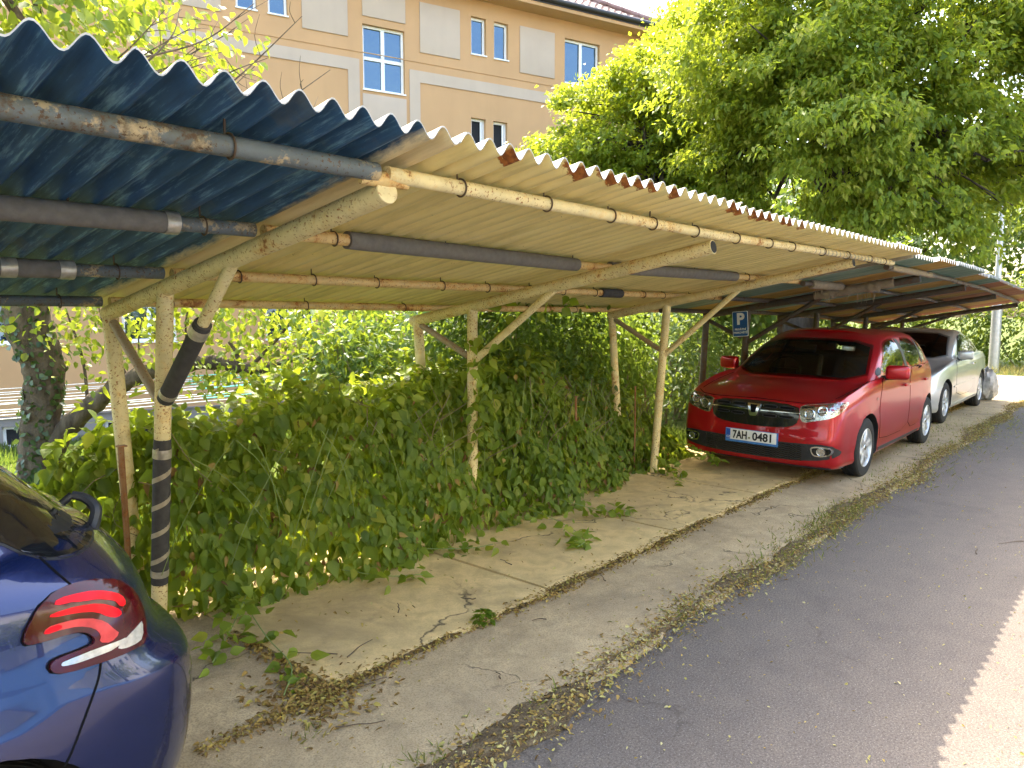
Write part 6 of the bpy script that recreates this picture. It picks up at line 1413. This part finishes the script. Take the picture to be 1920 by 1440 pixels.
# ---- bag of grey sheeting behind the silver coupe
def lumpy(center, size, seed, n=26):
    rs = np.random.default_rng(seed); ph = rs.uniform(0, 6.28, (6,)); rows = []
    for i in range(n + 1):
        th = math.pi * i / n; row = []
        for j in range(n + 1):
            a = 2 * math.pi * j / n
            k = 1 + .10 * math.sin(3 * a + ph[0] + 2 * th) + .07 * math.sin(7 * a + ph[1] - 5 * th) + .05 * math.sin(13 * a + 9 * th + ph[2]) - .18 * max(0, math.cos(th)) ** 2
            row.append((center[0] + size[0] * k * math.sin(th) * math.cos(a), center[1] + size[1] * k * math.sin(th) * math.sin(a), max(0.03, center[2] + size[2] * k * math.cos(th))))
        rows.append(row)
    return rows
M_sack = plain("grey_plastic_sheeting", (0.36, 0.35, 0.34), 0.35, var=0.35, scale=14, bump=0.8, bscale=22)
m = MB(); m.grid(lumpy((16.5, 2.5, .34), (.22, .20, .33), 3)); bag = m.build("plastic_sack", M_sack, loc=(16.5, 2.5, .03)); tag(bag, "crumpled grey plastic sack standing behind the silver coupe", "sack")
# ---- clothes lines
cl = thing("clothes_line", "clothes drying frame with many white and teal lines between two posts before the house", "clothes line", (5.5, 12, -1.1))
M_lw = plain("white_line", (0.78, 0.78, 0.76), 0.5); M_lt = plain("teal_line", (0.12, 0.50, 0.38), 0.5); M_rpost = plain("rusty_red_post", (0.20, 0.07, 0.045), 0.8, var=0.3); M_bpost = plain("pale_blue_post", (0.42, 0.55, 0.60), 0.6)
NL = 11; ends = []
for k in range(NL):
    u = k / (NL - 1); a = Vector((3.33, 13.83, .5)).lerp(Vector((2.36, 9.9, .5)), u); b = Vector((9.6, 14.1, .5)).lerp(Vector((7.4, 9.8, .5)), u); d = (b - a)
    a0 = a - d * .35; ends.append((a0, b)); sagz = random.uniform(.02, .07)
    pts = [a0.lerp(b, t) - Vector((0, 0, sagz * 4 * t * (1 - t))) for t in np.linspace(0, 1, 14)]
    m = MB(); m.tube(pts, .0065, 6); m.build("line", M_lw, cl)
    if k % 3 != 1:
        m = MB(); m.tube([p + Vector((0, 0, -.004)) for p in pts[8:]], .0105, 6); m.build("line", M_lt, cl)
for side, mt in ((0, M_bpost), (1, M_rpost)):
    a, b = ends[0][side], ends[-1][side]
    m = MB(); m.tube([a + (a - b) * .03, b + (b - a) * .03], .03, 10); m.build("crossbar", mt, cl)
    for t in (.15, .85):
        p = a.lerp(b, t); m = MB(); m.tube([(p.x, p.y, ground_z(p.x, p.y) - .1), (p.x, p.y, .5)], .035, 10); m.build("post", mt, cl)
# ---- litter, weeds and twigs
M_lit = leaf_mat("dry_litter", [(0.13, 0.075, 0.035), (0.26, 0.16, 0.055), (0.42, 0.29, 0.085), (0.40, 0.36, 0.10), (0.50, 0.44, 0.22)], 0.15, (0.5, 0.4, 0.1), 0.8, 0.1)
def litter(name, P, L0, L1, vlo=0.0, vhi=1.0, flat=0.35):
    n = len(P); D = np.concatenate([rng.standard_normal((n, 2)), rng.normal(0, .25, (n, 1))], 1); N = rng.normal(0, flat, (n, 3)) + np.array([0, 0, 1])
    V, nn_, k, F = leaves_arrays(P, D, N, rng.uniform(L0, L1, n), 0.5, 'mid', .35, .35)
    o = link_mesh(name, leaf_mesh(name, [(V, nn_, k, F, rng.uniform(vlo, vhi, nn_))]), M_lit); o["kind"] = "stuff"; return o
n = 16000; x = rng.uniform(1.2, 16, n) ** 1.0; wv = 0.5 + 0.5 * np.sin(x * 1.3 + 1) * np.sin(x * 3.1)
P = np.stack([x, 2.655 + rng.normal(0, .022 + .028 * np.abs(wv), n), .026 + rng.random(n) * .022], 1); litter("dry_leaves", P[rng.random(n) < .35 + .65 * wv], .010, .030, 0, .75)
n = 800; P = np.stack([1.74 + rng.normal(0, .13, n), 2.70 + rng.normal(0, .14, n), .024 + rng.random(n) * .02], 1); litter("dry_leaves", P, .015, .045, 0, .75)
n = 500; t_ = rng.random(n); P = np.stack([1.80 + rng.normal(0, .03, n), 2.65 + t_ * .9, .024 + rng.random(n) * .02], 1); litter("dry_leaves", P, .012, .035, 0, .7)
n = 26000; x = rng.uniform(.8, 17, n); wv = 0.5 + 0.5 * np.sin(x * 0.9 + .4) * np.sin(x * 2.3 + 2)
P = np.stack([x, 1.90 + .035 * np.sin(x * 2.1) + rng.normal(0, .045 + .06 * wv, n), .012 + rng.random(n) * .024], 1); litter("dry_leaves", P[rng.random(n) < .25 + .75 * wv], .010, .030, .0, 1)
n = 3600; P = np.stack([.5 + 16 * rng.random(n) ** 1.5, rng.uniform(-1.5, 2.6, n), np.full(n, .006)], 1); P[:, 2] = np.where(P[:, 1] > 1.95, .026, .006); litter("dry_leaves", P, .005, .020, .35, 1)
n = 260; P = np.stack([rng.uniform(1.9, 8, n), rng.uniform(2.75, 3.7, n), np.full(n, .056)], 1); litter("dry_leaves", P, .010, .03, .1, 1)
def tuft(cx, cy, n, rad, L0, L1, mat, z=0.0):
    p = np.stack([cx + rng.normal(0, rad, n), cy + rng.normal(0, rad * .35, n), np.full(n, z)], 1); return p, L0, L1
M_vgrass = leaf_mat("verge_grass_blade", [(0.07, 0.11, 0.02), (0.15, 0.18, 0.04), (0.30, 0.28, 0.09)], 0.4, (0.4, 0.45, 0.05))
gp_ = []
for (cx, cy, n, rd) in ((5.3, 1.92, 420, .35), (5.9, 1.95, 500, .25), (6.5, 1.95, 420, .25), (4.7, 1.90, 220, .25), (3.6, 1.92, 90, .2), (2.35, 1.93, 60, .10), (1.75, 1.98, 110, .12), (1.55, 2.45, 40, .04), (8.5, 1.95, 500, .6), (10.5, 1.97, 500, .7), (13, 2.0, 600, 1.0), (9.5, 2.6, 300, .5), (12, 2.5, 300, .6)):
    gp_.append(tuft(cx, cy, n, rd, 0, 0, None)[0])
G_ = np.concatenate(gp_); k = len(G_) // 2; idx = rng.permutation(len(G_))
grass("verge_grass", G_[idx[:k]], .025, .085, M_vgrass, .9, .10); grass("dry_verge_grass", G_[idx[k:]], .03, .075, M_drygrass, 1.0, .14)
P = []
for k in range(5000):
    P.append((rng.uniform(23.6, 26.3), rng.uniform(-6, 9), -.03))
grass("dry_strip_grass", np.array(P), .10, .30, M_drygrass, .6, .08)
wd1 = thing("weed", "small round-leaved weed growing out of the slab crack", "weed", (2.78, 2.67, .03)); n = 60
an = rng.uniform(0, 6.28, n); rd = rng.random(n) ** .6 * .062; P = np.stack([2.78 + rd * np.cos(an), 2.66 + rd * np.sin(an) * .8, .03 + .055 * (1 - (rd / .062) ** 2) + rng.random(n) * .012], 1)
V, nn_, k, F = leaves_arrays(P, np.stack([np.cos(an), np.sin(an), rng.normal(0, .2, n)], 1), np.stack([np.cos(an) * .4, np.sin(an) * .4, np.ones(n)], 1), rng.uniform(.025, .042, n), .8, 'full', .25, .2)
link_mesh("foliage", leaf_mesh("foliage", [(V, nn_, k, F, rng.uniform(0, .45, nn_))]), M_leaf_vine, wd1)
M_twig = plain("dry_twig", (0.10, 0.07, 0.045), 0.9)
TW = [((1.92, 2.98, .055), .22, 2.2), ((2.1, 2.86, .055), .20, .3), ((1.72, 2.35, .026), .20, -.5), ((1.95, 2.58, .03), .16, -.2), ((3.5, 3.15, .056), .13, 1.2), ((3.75, 2.55, .026), .10, .8), ((3.0, 2.45, .026), .07, 2.6), ((2.55, 3.1, .055), .12, .9), ((2.9, 2.9, .055), .09, 2.0), ((6.0, 0.9, .004), .16, .2), ((6.4, .75, .004), .22, 2.5), ((2.4, 2.2, .026), .06, 1.0)]
tl = ["on the slab under the vines", "on the slab near its corner", "on the strip by the pale broken patch", "caught in the leaves at the slab corner", "on the second slab", "in the strip joint", "lying across the strip", "on the nearest slab's middle", "near the weed", "on the road by the sunlight", "longer, on the road beside a pale leaf", "tiny, on the strip"]
for (p, L, a), wtx in zip(TW, tl):
    x, y, z = p; q = [(x + math.cos(a) * L * (t - .5) + random.uniform(-.01, .01), y + math.sin(a) * L * (t - .5) + random.uniform(-.01, .01), z + .004 + random.uniform(0, .004)) for t in np.linspace(0, 1, 5)]
    m = MB(); m.tube(crom(q, 3), [.0035 - .0018 * i / 12 for i in range(13)], 6); tag(m.build("twig", M_twig, loc=p), "thin dry twig " + wtx, "twig", "dry twigs on the ground")

# ---- trees on the far side of the road, mirrored in the parked cars
for k, (x, y, rr) in enumerate(((-5.5, -8.2, 1.5), (2.2, -9.4, 1.1), (7.5, -9.2, 1.1), (13.5, -8.6, 1.9), (-12, -8.4, 1.8))):
    lab = ("small street tree across the road, mirrored in the side of the blue car", "round street tree across the road facing the empty bays", "street tree across the road, mirrored in the doors of the red car", "largest street tree across the road, mirrored in the silver coupe", "street tree across the road, farthest from the red car")[k]
    back_tree(lab, (x, y, 0), [(x - rr * .5, y, 2.6, rr, 1.2, 1.2), (x + rr * .5, y + .3, 2.9, rr, 1.2, 1.3), (x, y, 4.2, rr, 1.3, 1.2)], 230, M_leaf_lin2, .12, .2, "street trees across the road")

for k, (x, y, rr) in enumerate(((29, -5.5, 2.4), (37, -7.0, 2.8), (46, -8.5, 3.2), (58, -11, 4.0))):
    lab = ("nearest tree down the street, mirrored in the side windows of the red car", "tall yellow-green tree farther down the street, second past the side street", "broad tree well down the street beyond the side street", "largest and farthest tree closing the street")[k]
    back_tree(lab, (x, y, 0), [(x - rr * .5, y, 2.8, rr, rr * .8, 1.8), (x + rr * .4, y + .6, 3.4, rr, rr * .8, 1.8), (x, y, 5.6, rr, rr * .9, 2.0)], 260, M_leaf_lin2, .2, .34, "trees down the street")
